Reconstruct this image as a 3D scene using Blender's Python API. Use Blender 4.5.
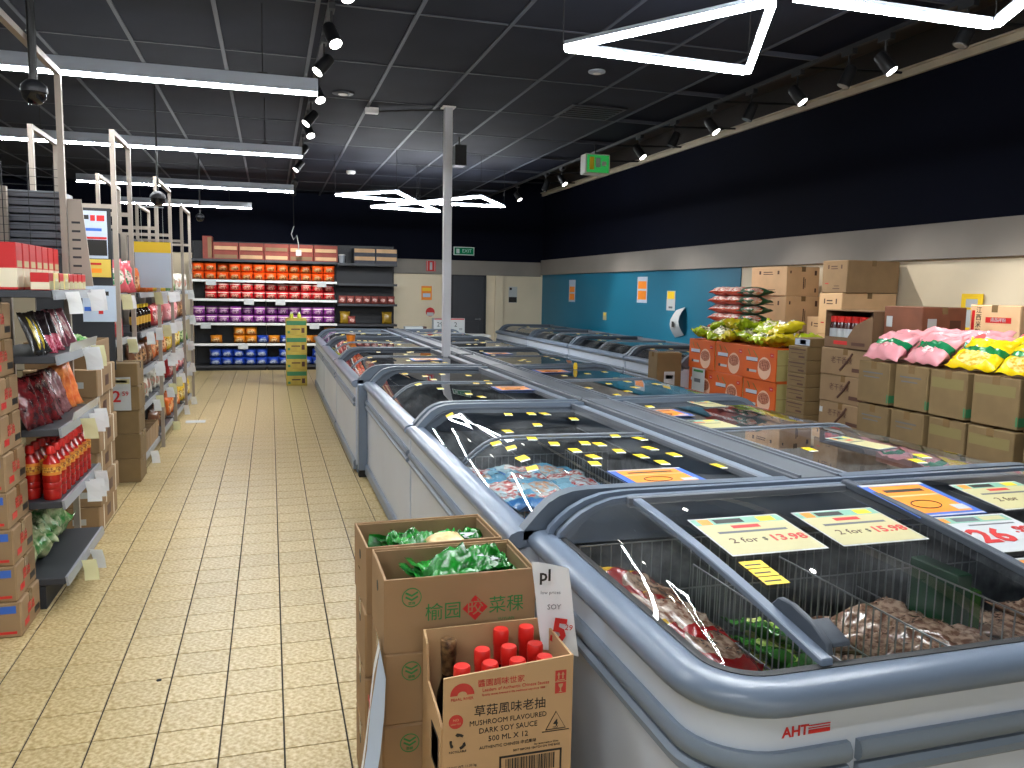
import bpy, bmesh, math, random
from mathutils import Vector, Matrix, noise

scene = bpy.context.scene
for o in list(bpy.data.objects):
    bpy.data.objects.remove(o)
COL = scene.collection
RND = random.Random(7)

# ---------------------------------------------------------------- camera
cam_data = bpy.data.cameras.new('camera')
cam_data.sensor_fit = 'HORIZONTAL'
cam_data.sensor_width = 36.0
cam_data.lens = 806.0 / 1024.0 * 36.0
cam_data.clip_start = 0.02
cam = bpy.data.objects.new('camera', cam_data)
COL.objects.link(cam)
CAMROWS = [[0.958159, -0.285636, 0.018555], [-0.015249, -0.115671, -0.993171], [0.285831, 0.951332, -0.115186]]
right, down, fwd = [Vector(r) for r in CAMROWS]
mw = Matrix.Identity(4)
for i in range(3):
    mw[i][0] = right[i]
    mw[i][1] = -down[i]
    mw[i][2] = -fwd[i]
mw[0][3], mw[1][3], mw[2][3] = 0.0, 0.0, 1.62
cam.matrix_world = mw
scene.camera = cam

# ---------------------------------------------------------------- world, exposure
world = bpy.data.worlds.new('world')
scene.world = world
world.use_nodes = True
bg = world.node_tree.nodes['Background']
bg.inputs[0].default_value = (0.05, 0.055, 0.06, 1)
bg.inputs[1].default_value = 0.4
scene.view_settings.view_transform = 'Standard'
scene.view_settings.look = 'None'
scene.view_settings.gamma = 1.0
scene.view_settings.use_curve_mapping = False
scene.view_settings.exposure = 0.0
try:
    scene.cycles.max_bounces = 8
    scene.cycles.transparent_max_bounces = 24
    scene.cycles.caustics_reflective = False
    scene.cycles.caustics_refractive = False
    scene.cycles.sample_clamp_indirect = 6.0
    scene.cycles.blur_glossy = 0.5
except Exception:
    pass
TUBE_STRENGTH = 98.0      # linear pendants and star lights
SPOT_POWER = 150.0         # track spot heads

# ---------------------------------------------------------------- materials
def lin(c):
    return c / 12.92 if c <= 0.04045 else ((c + 0.055) / 1.055) ** 2.4
def rgb(h):
    h = h.lstrip('#')
    return tuple(lin(int(h[i:i + 2], 16) / 255.0) for i in (0, 2, 4)) + (1.0,)
MATS = {}
def mat(name, color, rough=0.5, metal=0.0, noise_scale=0, noise_amt=0.15, bump=0.0, bump_scale=40, spec=0.5, rand=0.0, coat=0.0, color2=None, stretch=None):
    """procedural principled material: base colour, optional mottling, per-object variation and fine bump"""
    if name in MATS:
        return MATS[name]
    m = bpy.data.materials.new(name)
    m.use_nodes = True
    nt = m.node_tree
    b = nt.nodes['Principled BSDF']
    c = rgb(color) if isinstance(color, str) else color
    b.inputs['Base Color'].default_value = c
    b.inputs['Roughness'].default_value = rough
    b.inputs['Metallic'].default_value = metal
    b.inputs['Specular IOR Level'].default_value = spec
    if coat:
        b.inputs['Coat Weight'].default_value = coat
        b.inputs['Coat Roughness'].default_value = 0.08
    out = None
    tc = nt.nodes.new('ShaderNodeTexCoord')
    vec = tc.outputs['Object']
    if stretch:
        mp = nt.nodes.new('ShaderNodeMapping')
        mp.inputs['Scale'].default_value = stretch
        nt.links.new(vec, mp.inputs[0])
        vec = mp.outputs[0]
    if noise_scale:
        n = nt.nodes.new('ShaderNodeTexNoise')
        n.inputs['Scale'].default_value = noise_scale
        n.inputs['Detail'].default_value = 4.0
        nt.links.new(vec, n.inputs['Vector'])
        r = nt.nodes.new('ShaderNodeValToRGB')
        r.color_ramp.elements[0].position = 0.35
        r.color_ramp.elements[1].position = 0.65
        c2 = rgb(color2) if color2 else tuple(min(1, x * (1 + noise_amt)) for x in c[:3]) + (1,)
        c1 = c if color2 else tuple(x * (1 - noise_amt) for x in c[:3]) + (1,)
        r.color_ramp.elements[0].color = c1
        r.color_ramp.elements[1].color = c2
        nt.links.new(n.outputs['Fac'], r.inputs[0])
        out = r.outputs[0]
    if rand:
        oi = nt.nodes.new('ShaderNodeObjectInfo')
        mr = nt.nodes.new('ShaderNodeMapRange')
        mr.inputs['To Min'].default_value = 1 - rand
        mr.inputs['To Max'].default_value = 1 + rand
        nt.links.new(oi.outputs['Random'], mr.inputs['Value'])
        hs = nt.nodes.new('ShaderNodeHueSaturation')
        hs.inputs['Color'].default_value = c
        nt.links.new(mr.outputs[0], hs.inputs['Value'])
        if out:
            nt.links.new(out, hs.inputs['Color'])
        out = hs.outputs[0]
    if out:
        nt.links.new(out, b.inputs['Base Color'])
    if bump:
        n = nt.nodes.new('ShaderNodeTexNoise')
        n.inputs['Scale'].default_value = bump_scale
        n.inputs['Detail'].default_value = 3.0
        nt.links.new(vec, n.inputs['Vector'])
        bp = nt.nodes.new('ShaderNodeBump')
        bp.inputs['Strength'].default_value = bump
        bp.inputs['Distance'].default_value = 0.01
        nt.links.new(n.outputs['Fac'], bp.inputs['Height'])
        nt.links.new(bp.outputs[0], b.inputs['Normal'])
    MATS[name] = m
    return m
def emit(name, color, strength):
    if name in MATS:
        return MATS[name]
    m = bpy.data.materials.new(name)
    m.use_nodes = True
    nt = m.node_tree
    nt.nodes.remove(nt.nodes['Principled BSDF'])
    e = nt.nodes.new('ShaderNodeEmission')
    e.inputs[0].default_value = rgb(color) if isinstance(color, str) else color
    e.inputs[1].default_value = strength
    nt.links.new(e.outputs[0], nt.nodes['Material Output'].inputs[0])
    MATS[name] = m
    return m
def glass(name, tint=(0.93, 0.95, 0.95, 1), base=0.05, haze=0.0, rough=0.01, power=4.5):
    """thin pane: mostly see-through, reflection rising at grazing angles, optional frost film"""
    if name in MATS:
        return MATS[name]
    m = bpy.data.materials.new(name)
    m.use_nodes = True
    nt = m.node_tree
    nt.nodes.remove(nt.nodes['Principled BSDF'])
    tr = nt.nodes.new('ShaderNodeBsdfTransparent')
    tr.inputs[0].default_value = tint
    gl = nt.nodes.new('ShaderNodeBsdfGlossy')
    gl.inputs['Roughness'].default_value = rough
    lw = nt.nodes.new('ShaderNodeLayerWeight')
    lw.inputs[0].default_value = 0.5
    pw = nt.nodes.new('ShaderNodeMath'); pw.operation = 'POWER'
    pw.inputs[1].default_value = power
    nt.links.new(lw.outputs['Facing'], pw.inputs[0])
    mr = nt.nodes.new('ShaderNodeMapRange')
    mr.inputs['To Min'].default_value = base
    mr.inputs['To Max'].default_value = 1.0
    nt.links.new(pw.outputs[0], mr.inputs['Value'])
    mx = nt.nodes.new('ShaderNodeMixShader')
    nt.links.new(mr.outputs[0], mx.inputs[0])
    nt.links.new(tr.outputs[0], mx.inputs[1])
    nt.links.new(gl.outputs[0], mx.inputs[2])
    res = mx.outputs[0]
    if haze:
        df = nt.nodes.new('ShaderNodeBsdfDiffuse')
        df.inputs[0].default_value = (0.75, 0.78, 0.8, 1)
        tc = nt.nodes.new('ShaderNodeTexCoord')
        n = nt.nodes.new('ShaderNodeTexNoise')
        n.inputs['Scale'].default_value = 3.5
        n.inputs['Detail'].default_value = 6
        nt.links.new(tc.outputs['Object'], n.inputs['Vector'])
        r2 = nt.nodes.new('ShaderNodeMapRange')
        r2.inputs['From Min'].default_value = 0.45
        r2.inputs['From Max'].default_value = 0.85
        r2.inputs['To Max'].default_value = haze
        nt.links.new(n.outputs['Fac'], r2.inputs['Value'])
        m2 = nt.nodes.new('ShaderNodeMixShader')
        nt.links.new(r2.outputs[0], m2.inputs[0])
        nt.links.new(res, m2.inputs[1])
        nt.links.new(df.outputs[0], m2.inputs[2])
        res = m2.outputs[0]
    nt.links.new(res, nt.nodes['Material Output'].inputs[0])
    MATS[name] = m
    return m
def packmat(name, base, spot, spot2, sheen=0.3, centre=(0.5, 0.5, 0.45), size=(0.32, 0.4, 0.34), band=None, stripes=None):
    """printed wrapper: base colour, a food picture in the middle of the pack and optional band (print in generated space)"""
    if name in MATS:
        return MATS[name]
    m = bpy.data.materials.new(name)
    m.use_nodes = True
    nt = m.node_tree
    L = nt.links
    b = nt.nodes['Principled BSDF']
    b.inputs['Roughness'].default_value = sheen
    tc = nt.nodes.new('ShaderNodeTexCoord')
    mp = nt.nodes.new('ShaderNodeMapping')
    mp.inputs['Location'].default_value = tuple(-c / s for c, s in zip(centre, size))
    mp.inputs['Scale'].default_value = tuple(1 / s for s in size)
    L.new(tc.outputs['Generated'], mp.inputs[0])
    ln = nt.nodes.new('ShaderNodeVectorMath'); ln.operation = 'LENGTH'
    L.new(mp.outputs[0], ln.inputs[0])
    lt = nt.nodes.new('ShaderNodeMath'); lt.operation = 'LESS_THAN'
    lt.inputs[1].default_value = 1.0
    L.new(ln.outputs['Value'], lt.inputs[0])
    n = nt.nodes.new('ShaderNodeTexNoise')
    n.inputs['Scale'].default_value = 9
    n.inputs['Detail'].default_value = 3
    L.new(tc.outputs['Generated'], n.inputs['Vector'])
    r = nt.nodes.new('ShaderNodeValToRGB')
    r.color_ramp.elements[0].position = 0.4
    r.color_ramp.elements[1].position = 0.6
    r.color_ramp.elements[0].color = rgb(spot)
    r.color_ramp.elements[1].color = rgb(spot2)
    L.new(n.outputs['Fac'], r.inputs[0])
    mx = nt.nodes.new('ShaderNodeMixRGB')
    mx.inputs[1].default_value = rgb(base)
    L.new(lt.outputs[0], mx.inputs[0])
    L.new(r.outputs[0], mx.inputs[2])
    col = mx.outputs[0]
    if band:      # (axis, lo, hi, colour)
        for (ax, lo, hi, cc) in band:
            sp = nt.nodes.new('ShaderNodeSeparateXYZ')
            L.new(tc.outputs['Generated'], sp.inputs[0])
            a = nt.nodes.new('ShaderNodeMath'); a.operation = 'GREATER_THAN'; a.inputs[1].default_value = lo
            c = nt.nodes.new('ShaderNodeMath'); c.operation = 'LESS_THAN'; c.inputs[1].default_value = hi
            L.new(sp.outputs[ax], a.inputs[0]); L.new(sp.outputs[ax], c.inputs[0])
            k = nt.nodes.new('ShaderNodeMath'); k.operation = 'MULTIPLY'
            L.new(a.outputs[0], k.inputs[0]); L.new(c.outputs[0], k.inputs[1])
            m2 = nt.nodes.new('ShaderNodeMixRGB')
            m2.inputs[2].default_value = rgb(cc)
            L.new(k.outputs[0], m2.inputs[0]); L.new(col, m2.inputs[1])
            col = m2.outputs[0]
    L.new(col, b.inputs['Base Color'])
    MATS[name] = m
    return m

# ---------------------------------------------------------------- mesh helpers
class MB:
    def __init__(self):
        self.v = []; self.f = []
    def quad(self, *p):
        i = len(self.v); self.v += [tuple(q) for q in p]; self.f.append(tuple(range(i, i + len(p)))); return self
    def box(self, x0, x1, y0, y1, z0, z1):
        i = len(self.v)
        self.v += [(x0,y0,z0),(x1,y0,z0),(x1,y1,z0),(x0,y1,z0),(x0,y0,z1),(x1,y0,z1),(x1,y1,z1),(x0,y1,z1)]
        for q in ((0,3,2,1),(4,5,6,7),(0,1,5,4),(1,2,6,5),(2,3,7,6),(3,0,4,7)):
            self.f.append(tuple(i + k for k in q))
        return self
    def prism(self, prof, a0, a1, axis='y'):
        """extrude a closed 2-D profile along an axis; profile is (x,z) for y, (y,z) for x, (x,y) for z"""
        i = len(self.v); n = len(prof)
        for a in (a0, a1):
            for p, q in prof:
                self.v.append((p, a, q) if axis == 'y' else (a, p, q) if axis == 'x' else (p, q, a))
        self.f.append(tuple(range(i, i + n))); self.f.append(tuple(range(i + 2 * n - 1, i + n - 1, -1)))
        for k in range(n):
            j = (k + 1) % n
            self.f.append((i + k, i + n + k, i + n + j, i + j))
        return self
    def tube(self, pts, r, n=6, closed=False, rs=None):
        pts = [Vector(p) for p in pts]; m = len(pts); i0 = len(self.v)
        prev = None
        for k, p in enumerate(pts):
            if closed:
                d = pts[(k + 1) % m] - pts[k - 1]
            else:
                d = pts[min(k + 1, m - 1)] - pts[max(k - 1, 0)]
            d.normalize()
            if prev is None:
                u = d.cross(Vector((0, 0, 1)))
                if u.length < 1e-4: u = d.cross(Vector((1, 0, 0)))
            else:
                u = prev - d * prev.dot(d)
            u.normalize(); prev = u
            w = d.cross(u); rr = rs[k] if rs else r
            for s in range(n):
                a = 2 * math.pi * (s + 0.5) / n
                q = p + u * (rr * math.cos(a)) + w * (rr * math.sin(a))
                self.v.append(tuple(q))
        for k in range(m if closed else m - 1):
            a = i0 + k * n; b = i0 + ((k + 1) % m) * n
            for s in range(n):
                t = (s + 1) % n
                self.f.append((a + s, a + t, b + t, b + s))
        if not closed:
            self.f.append(tuple(i0 + s for s in range(n - 1, -1, -1)))
            self.f.append(tuple(i0 + (m - 1) * n + s for s in range(n)))
        return self
    def cyl(self, p0, p1, r0, r1=None, n=12):
        return self.tube([p0, p1], r0, n, rs=[r0, r0 if r1 is None else r1])
    def lathe(self, prof, n=12, c=(0, 0, 0)):
        i0 = len(self.v); m = len(prof)
        for (r, z) in prof:
            for s in range(n):
                a = 2 * math.pi * s / n
                self.v.append((c[0] + r * math.cos(a), c[1] + r * math.sin(a), c[2] + z))
        for k in range(m - 1):
            for s in range(n):
                t = (s + 1) % n
                self.f.append((i0 + k*n + s, i0 + k*n + t, i0 + (k+1)*n + t, i0 + (k+1)*n + s))
        self.f.append(tuple(i0 + s for s in range(n - 1, -1, -1)))
        self.f.append(tuple(i0 + (m-1)*n + s for s in range(n)))
        return self
    def sheet(self, rows):
        i0 = len(self.v); n = len(rows[0])
        for r in rows: self.v += [tuple(p) for p in r]
        for a in range(len(rows) - 1):
            for b in range(n - 1):
                self.f.append((i0+a*n+b, i0+a*n+b+1, i0+(a+1)*n+b+1, i0+(a+1)*n+b))
        return self
    def mesh(self, name, bevel=0.0, smooth=False, origin=(0, 0, 0), seg=1, recalc=True):
        me = bpy.data.meshes.new(name)
        ox, oy, oz = origin
        me.from_pydata([(x - ox, y - oy, z - oz) for x, y, z in self.v], [], self.f)
        if bevel or recalc:
            bm = bmesh.new(); bm.from_mesh(me)
            if recalc: bmesh.ops.recalc_face_normals(bm, faces=bm.faces)
            if bevel:
                bmesh.ops.bevel(bm, geom=list(bm.edges), offset=bevel, segments=seg, affect='EDGES', profile=0.5, clamp_overlap=True)
            bm.to_mesh(me); bm.free()
        if smooth:
            me.polygons.foreach_set('use_smooth', [True] * len(me.polygons))
            if smooth == 'auto':
                try: me.set_sharp_from_angle(angle=math.radians(40))
                except Exception: pass
        me.update()
        return me
    def build(self, name, material, parent=None, bevel=0.0, smooth=False, world=True, loc=None, rot=None, seg=1, kind=None, label=None, recalc=True):
        """world=True: vertices are world coordinates; they are stored relative to the parent thing"""
        if not self.v: return None
        org = (0, 0, 0)
        if world:
            p = parent
            if p is not None:
                org = wloc(p)
        me = self.mesh(name, bevel, smooth, org, seg, recalc)
        return put(name, me, material, parent, loc, rot, kind, label)
def wloc(o):
    v = Vector((0, 0, 0))
    while o is not None:
        v += Vector(o.location); o = o.parent
    return tuple(v)
def put(name, me, material, parent=None, loc=None, rot=None, kind=None, label=None):
    o = bpy.data.objects.new(name, me)
    COL.objects.link(o)
    if material is not None:
        if not me.materials: me.materials.append(material)
        elif me.materials[0] != material:
            o.material_slots[0].link = 'OBJECT'; o.material_slots[0].material = material
    if parent is not None: o.parent = parent
    if loc: o.location = loc
    if rot: o.rotation_euler = rot
    if kind: o['kind'] = kind
    if label: o['label'] = label
    return o
def thing(name, label, cat, loc=(0, 0, 0), rotz=0.0, group=None, rot=None):
    o = bpy.data.objects.new(name, None)
    o.empty_display_size = 0.05
    COL.objects.link(o)
    o.location = loc
    o.rotation_euler = rot if rot else (0, 0, rotz)
    o['label'] = label; o['category'] = cat
    if group: o['group'] = group
    return o
def tag(o, label, cat, group=None):
    o['label'] = label; o['category'] = cat
    if group: o['group'] = group
    return o
def copy_tree(o, parent=None):
    c = o.copy(); COL.objects.link(c); c.parent = parent
    for ch in list(o.children): copy_tree(ch, c)
    return c
def place(proto, used, loc, rotz=0.0, label=None, rot=None, scale=None):
    """first call moves the prototype itself, later calls copy it with all its parts"""
    if proto.name in used: o = copy_tree(proto)
    else: o = proto; used.add(proto.name)
    o.location = loc; o.rotation_euler = rot if rot else (0, 0, rotz)
    if scale: o.scale = scale
    if label: o['label'] = label
    return o
USED = set()
ORD = ['first', 'second', 'third', 'fourth', 'fifth', 'sixth', 'seventh', 'eighth', 'ninth', 'tenth', 'eleventh', 'twelfth', 'thirteenth', 'fourteenth', 'fifteenth', 'sixteenth', 'seventeenth', 'eighteenth', 'nineteenth', 'twentieth']
_TX = {}
def text_mesh(body, size, thick=0.0004, align='CENTER', bold=0.0, sx=1.0):
    key = (body, size, thick, align, bold, sx)
    if key in _TX: return _TX[key]
    cu = bpy.data.curves.new('lettering', 'FONT')
    cu.body = body; cu.size = size; cu.extrude = thick
    cu.align_x = align; cu.align_y = 'CENTER'; cu.resolution_u = 2
    cu.offset = bold
    t = bpy.data.objects.new('lettering', cu); COL.objects.link(t)
    dg = bpy.context.evaluated_depsgraph_get()
    me = bpy.data.meshes.new_from_object(t.evaluated_get(dg))
    bpy.data.objects.remove(t); bpy.data.curves.remove(cu)
    me.materials.clear(); me.name = 'lettering'
    if sx != 1.0: me.transform(Matrix.Diagonal((sx, 1, 1, 1)))
    _TX[key] = me
    return me
FACE_NY = (math.pi / 2, 0, 0)                 # print on a face that looks to -y (towards the camera)
FACE_NX = (math.pi / 2, 0, -math.pi / 2)      # print on a face that looks to -x (towards the aisle)
FACE_PX = (math.pi / 2, 0, math.pi / 2)
def txt(body, size, material, parent, loc, rot=FACE_NY, align='CENTER', bold=0.0, sx=1.0, name='lettering'):
    """lettering placed at parent-local loc"""
    me = text_mesh(body, size, 0.0004, align, bold, sx)
    if me.materials and me.materials[0] != material:
        me = me.copy(); me.materials.clear()
    return put(name, me, material, parent, loc, rot)
def arc(cx, cz, r, a0, a1, n):
    return [(cx + r * math.cos(math.radians(a0 + (a1 - a0) * k / n)), cz + r * math.sin(math.radians(a0 + (a1 - a0) * k / n))) for k in range(n + 1)]
def rounded(x0, x1, y0, y1, r, n=6):
    p = []
    for cx, cy, a in ((x1 - r, y1 - r, 0), (x0 + r, y1 - r, 90), (x0 + r, y0 + r, 180), (x1 - r, y0 + r, 270)):
        p += arc(cx, cy, r, a, a + 90, n)
    return p
# ================================================================ the room
M_grout = mat('floor_grout', '#2a2620', 0.8)
M_tile = mat('floor_tile', '#9c8450', 0.34, noise_scale=55, color2='#c8b68c', bump=0.03, bump_scale=60, rand=0.05)
M_ceil = mat('ceiling_panel', '#191d29', 0.85, spec=0.2, noise_scale=1.5, noise_amt=0.15, rand=0.12)
M_grid = mat('ceiling_grid', '#353a46', 0.6)
M_black = mat('wall_black_paint', '#070b19', 0.8, noise_scale=0.8, noise_amt=0.15, spec=0.1)
M_band = mat('wall_grey_band', '#857f78', 0.6, noise_scale=2, noise_amt=0.05)
M_cream = mat('wall_cream_paint', '#dccfb4', 0.6, noise_scale=1.2, noise_amt=0.05)
M_teal = mat('wall_teal_panel', '#066a87', 0.5, noise_scale=1.0, noise_amt=0.05)
M_dark = mat('dark_metal', '#1c1d21', 0.5, 0.2)
M_white = mat('white_paint', '#d9d9d8', 0.5)
TS = 0.2195
def structure(o):
    o['kind'] = 'structure'; return o
XL, XR, YF, YB = -4.6, 5.70, -7.4, 16.8
floor = structure(MB().box(XL, XR, YF, YB, -0.12, -0.006).build('floor', M_grout, world=False))
tile_me = MB().box(-TS/2+0.0031, TS/2-0.0031, -TS/2+0.0024, TS/2-0.0024, -0.006, 0.0).mesh('floor_tile', bevel=0.0012)
far = MB()
NT = 0
cols = range(-21, 26); rows = range(-48, 63)
near = []
for r in rows:
    for c in cols:
        x = 0.0245 + (c + 0.5) * TS; y = 3.005 + (r + 0.5) * TS
        if x - TS/2 < XL or x + TS/2 > XR or y - TS/2 < YF or y + TS/2 > YB: continue
        if -1.36 < x < 0.86 and 2.5 < y < 9.1 and NT < 300:
            put('tile', tile_me, M_tile, floor, (x, y, 0)); NT += 1
        else:
            far.box(x - TS/2+0.0031, x + TS/2-0.0031, y - TS/2+0.0024, y + TS/2-0.0024, -0.006, 0.0)
far.build('far_tiles', M_tile, floor, kind='stuff', recalc=False)

# ceiling: dark panels on a grid; stops at x = 4.13, an upper cove runs along the right wall
CZ = 3.43
ceiling = structure(MB().box(XL, 4.13, YF, YB, CZ + 0.03, CZ + 0.14).build('ceiling', M_black, world=False))
GX, GY = 0.645, 1.31
pan = MB().box(-GX/2+0.012, GX/2-0.012, -GY/2+0.012, GY/2-0.012, 0.0, 0.03).mesh('ceiling_panel', bevel=0.004)
xs = [0.323 + GX * k for k in range(-8, 6)]
ys = [5.55 + GY * k for k in range(-9, 9)]
bar = MB()
for i in range(len(xs) - 1):
    for j in range(len(ys) - 1):
        x = (xs[i] + xs[i+1]) / 2; y = (ys[j] + ys[j+1]) / 2
        if x - GX/2 < XL or x + GX/2 > 4.14: continue
        put('panel', pan, M_ceil, ceiling, (x, y, CZ + 0.001))
for x in xs:
    if XL < x < 4.13: MB().box(x - 0.014, x + 0.014, YF, YB, CZ - 0.006, CZ + 0.03).build('grid_bar', M_grid, ceiling)
M_grid2 = mat('ceiling_cross_bar', '#2b2e38', 0.6)
for y in ys:
    MB().box(XL, 4.13, y - 0.01, y + 0.01, CZ - 0.004, CZ + 0.03).build('cross_bar', M_grid2, ceiling)
M_cove = mat('cove_ceiling_paint', '#3a332e', 0.8, noise_scale=1, noise_amt=0.1)
structure(MB().box(4.13, XR + 0.1, YF, YB, 4.0, 4.1).box(4.13, 4.16, YF, YB, CZ + 0.14, 4.0).build('ceiling', M_cove, world=False))

# right wall: cream below, teal sheet, grey band, black upper wall, pale ledge
wall_right = structure(MB().box(XR, XR + 0.15, YF, YB + 0.15, -0.1, 4.0).build('wall_right', M_cream, world=False))
MB().box(XR - 0.03, XR, YF, YB, 2.28, 3.64).build('upper_wall', M_black, wall_right)
MB().box(XR - 0.03, XR, YF, YB, 3.715, 4.0).build('cove_wall', mat('cove_wall_paint', '#2e2a28', 0.8), wall_right)
structure(MB().box(XR - 0.06, XR, YF, YB, 1.965, 2.28).build('trim_1', M_band, world=False, bevel=0.004))
structure(MB().box(XR - 0.012, XR, 9.0, YB - 0.02, 0.45, 1.965).build('wall_panel', M_teal, world=False))
M_ledge = mat('ledge_cream', '#b9b09c', 0.6, noise_scale=3, noise_amt=0.1)
led = structure(MB().box(XR - 0.07, XR, YF, YB, 3.64, 3.70).box(XR - 0.10, XR, YF, YB, 3.70, 3.715).build('trim_2', M_ledge, world=False))
for k in range(9):
    y = 3.6 + k * 1.4
    MB().tube([(4.2, y, 3.62), (XR - 0.07, y, 3.69)], 0.012).build('tie_rod', M_dark, led)
# back wall with door
wb = structure(MB().box(XL, XR, YB, YB + 0.15, -0.1, 4.0).build('wall_back', M_cream, world=False))
MB().box(XL, XR - 0.03, YB - 0.03, YB, 2.23, 4.0).build('upper_wall', M_black, wb)
structure(MB().box(2.44, XR - 0.06, YB - 0.05, YB, 1.93, 2.23).build('trim_3', M_band, world=False, bevel=0.004))
MB().box(4.62, 4.80, YB - 0.06, YB, 0, 1.93).build('pilaster', M_cream, wb)
M_door = mat('door_charcoal', '#34363c', 0.5)
d = structure(MB().box(3.70, 4.36, YB - 0.03, YB, 0.0, 1.90).build('door_1', M_door, world=False))
MB().box(3.64, 3.70, YB - 0.045, YB, 0, 1.93).box(4.36, 4.42, YB - 0.045, YB, 0, 1.93).box(3.64, 4.42, YB - 0.045, YB, 1.90, 1.93).build('door_frame', mat('door_frame', '#24262b', 0.5), d)
MB().cyl((4.28, YB - 0.03, 1.0), (4.28, YB - 0.09, 1.0), 0.02).tube([(4.28, YB - 0.09, 1.0), (4.17, YB - 0.09, 1.0)], 0.012).build('door_handle', mat('brushed_steel', '#9a9a9a', 0.35, 0.9), d)
MB().box(3.80, 4.26, YB - 0.036, YB - 0.03, 0.15, 0.95).box(3.80, 4.26, YB - 0.036, YB - 0.03, 1.05, 1.8).build('door_panel', M_door, d, bevel=0.003)
structure(MB().box(XL - 0.15, XL, YF, YB, -0.1, 4.0).build('wall_left', mat('wall_left_paint', '#8a8884', 0.8), world=False))
structure(MB().box(XL, XR, YF - 0.15, YF, -0.1, 4.0).build('wall_front', mat('wall_front_paint', '#cfcac0', 0.8), world=False))

# white square column standing in the gap between the two freezer rows
col_ = thing('column', 'slim white square column rising between the freezer rows to the ceiling', 'column', (1.735, 8.17, 0))
MB().box(1.695, 1.775, 8.13, 8.21, 0.0, CZ).build('shaft', mat('column_white', '#c0c2c8', 0.5, noise_scale=2, noise_amt=0.05), col_, bevel=0.004)
MB().box(1.67, 1.80, 8.105, 8.235, CZ - 0.012, CZ).build('head_plate', M_white, col_)

# ================================================================ lamps
M_tube = emit('tube_light', (0.94, 0.975, 1.0, 1), TUBE_STRENGTH)
M_alu = mat('lamp_aluminium', '#a6aebb', 0.45, 0.3)
M_cable = mat('black_cable', '#0d0d0f', 0.6)
M_spotblack = mat('spot_black', '#0e0f12', 0.5)
def linear_lamp(y, x0, x1, z, label):
    t = thing('linear_pendant_lamp', label, 'lamp', ((x0 + x1) / 2, y, z), group='linear pendant lamps over the aisle')
    MB().box(x0, x1, y - 0.035, y + 0.035, z, z + 0.085).build('housing', M_alu, t, bevel=0.003)
    MB().box(x0 + 0.004, x1 - 0.004, y - 0.026, y + 0.026, z - 0.016, z - 0.001).build('diffuser', M_tube, t)
    for x in (x0 + 0.35, x1 - 0.35):
        MB().cyl((x, y, z + 0.085), (x, y, CZ), 0.003, n=5).build('cable', M_cable, t)
        MB().box(x - 0.03, x + 0.03, y - 0.012, y + 0.012, z + 0.085, z + 0.10).build('clip', M_cable, t)
for k, (y, n) in enumerate([(-5.3, 'unseen fill, farthest behind the viewer'), (-2.55, 'unseen fill, second behind the viewer'), (0.2, 'added unseen, first behind the viewer'), (2.95, 'added unseen, just above the viewer'), (5.69, 'nearest in view'), (8.43, 'second from the viewer'), (11.55, 'third from the viewer'), (14.3, 'farthest, near the back shelves')]):  # lamps behind and above the viewer are unseen, added to light the foreground
    linear_lamp(y, -2.32, 0.325 if y < 14 else -0.27, 2.9, 'long white linear pendant lamp above the left aisle, ' + n)
def star_lamp(pts, z, label, cross=False):
    cx = sum(p[0] for p in pts) / 3; cy = sum(p[1] for p in pts) / 3
    t = thing('triangle_pendant_lamp', label, 'lamp', (cx, cy, z), group='triangle pendant lamps')
    for k in range(3):
        a = Vector((pts[k][0], pts[k][1], 0)); b = Vector((pts[(k+1) % 3][0], pts[(k+1) % 3][1], 0))
        d = (b - a).normalized(); a = a + d * 0.02; b = b - d * 0.02
        n = Vector((-d.y, d.x, 0)) * 0.0155
        def rod(z0, z1, w):
            m = MB(); q = n * w
            prof = [a + q, b + q, b - q, a - q]
            m.prism([(p.x, p.y) for p in prof], z0, z1, 'z'); return m
        rod(z + 0.0, z + 0.02, 1.04).build('housing', M_alu, t)
        rod(z - 0.024, z - 0.0005, 1.0).build('diffuser', M_tube, t)
    for p in pts:
        MB().cyl((p[0], p[1], z + 0.02), (p[0], p[1], CZ), 0.003, n=5).build('cable', M_cable, t)
C0 = (2.113, 3.20)
star_lamp([C0, (1.493, 4.155), (2.645, 4.22)], 2.9, 'triangle of white light tubes hanging near the top of the photo')
star_lamp([(2.155, 3.13), (3.26, 3.13), (2.70, 2.05)], 2.9, 'triangle of white light tubes at the top right corner')
star_lamp([(2.09, 3.14), (0.98, 2.75), (1.50, 1.98)], 2.9, 'triangle of white light tubes over the nearest freezer')
P0 = (2.13, 12.1)
star_lamp([P0, (1.54, 13.03), (2.70, 13.3)], 2.9, 'far triangle of white light tubes, rearmost of the three')
star_lamp([(2.15, 12.08), (2.78, 10.9), (3.44, 12.05)], 2.9, 'far triangle of white light tubes, right of the white column')
star_lamp([(2.13, -5.7), (1.5, -4.7), (2.7, -4.65)], 2.9, 'unseen fill triangle of white light tubes far behind the viewer')  # added out of view as fill for faces turned to the camera
star_lamp([(2.17, -5.8), (3.3, -5.85), (2.75, -6.8)], 2.9, 'unseen fill triangle of white light tubes behind the viewer, farther one')  # second unseen triangle, added for the same fill light
star_lamp([(2.10, 12.07), (0.88, 11.6), (1.62, 10.85)], 2.9, 'far triangle of white light tubes, leftmost of the three')

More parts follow.
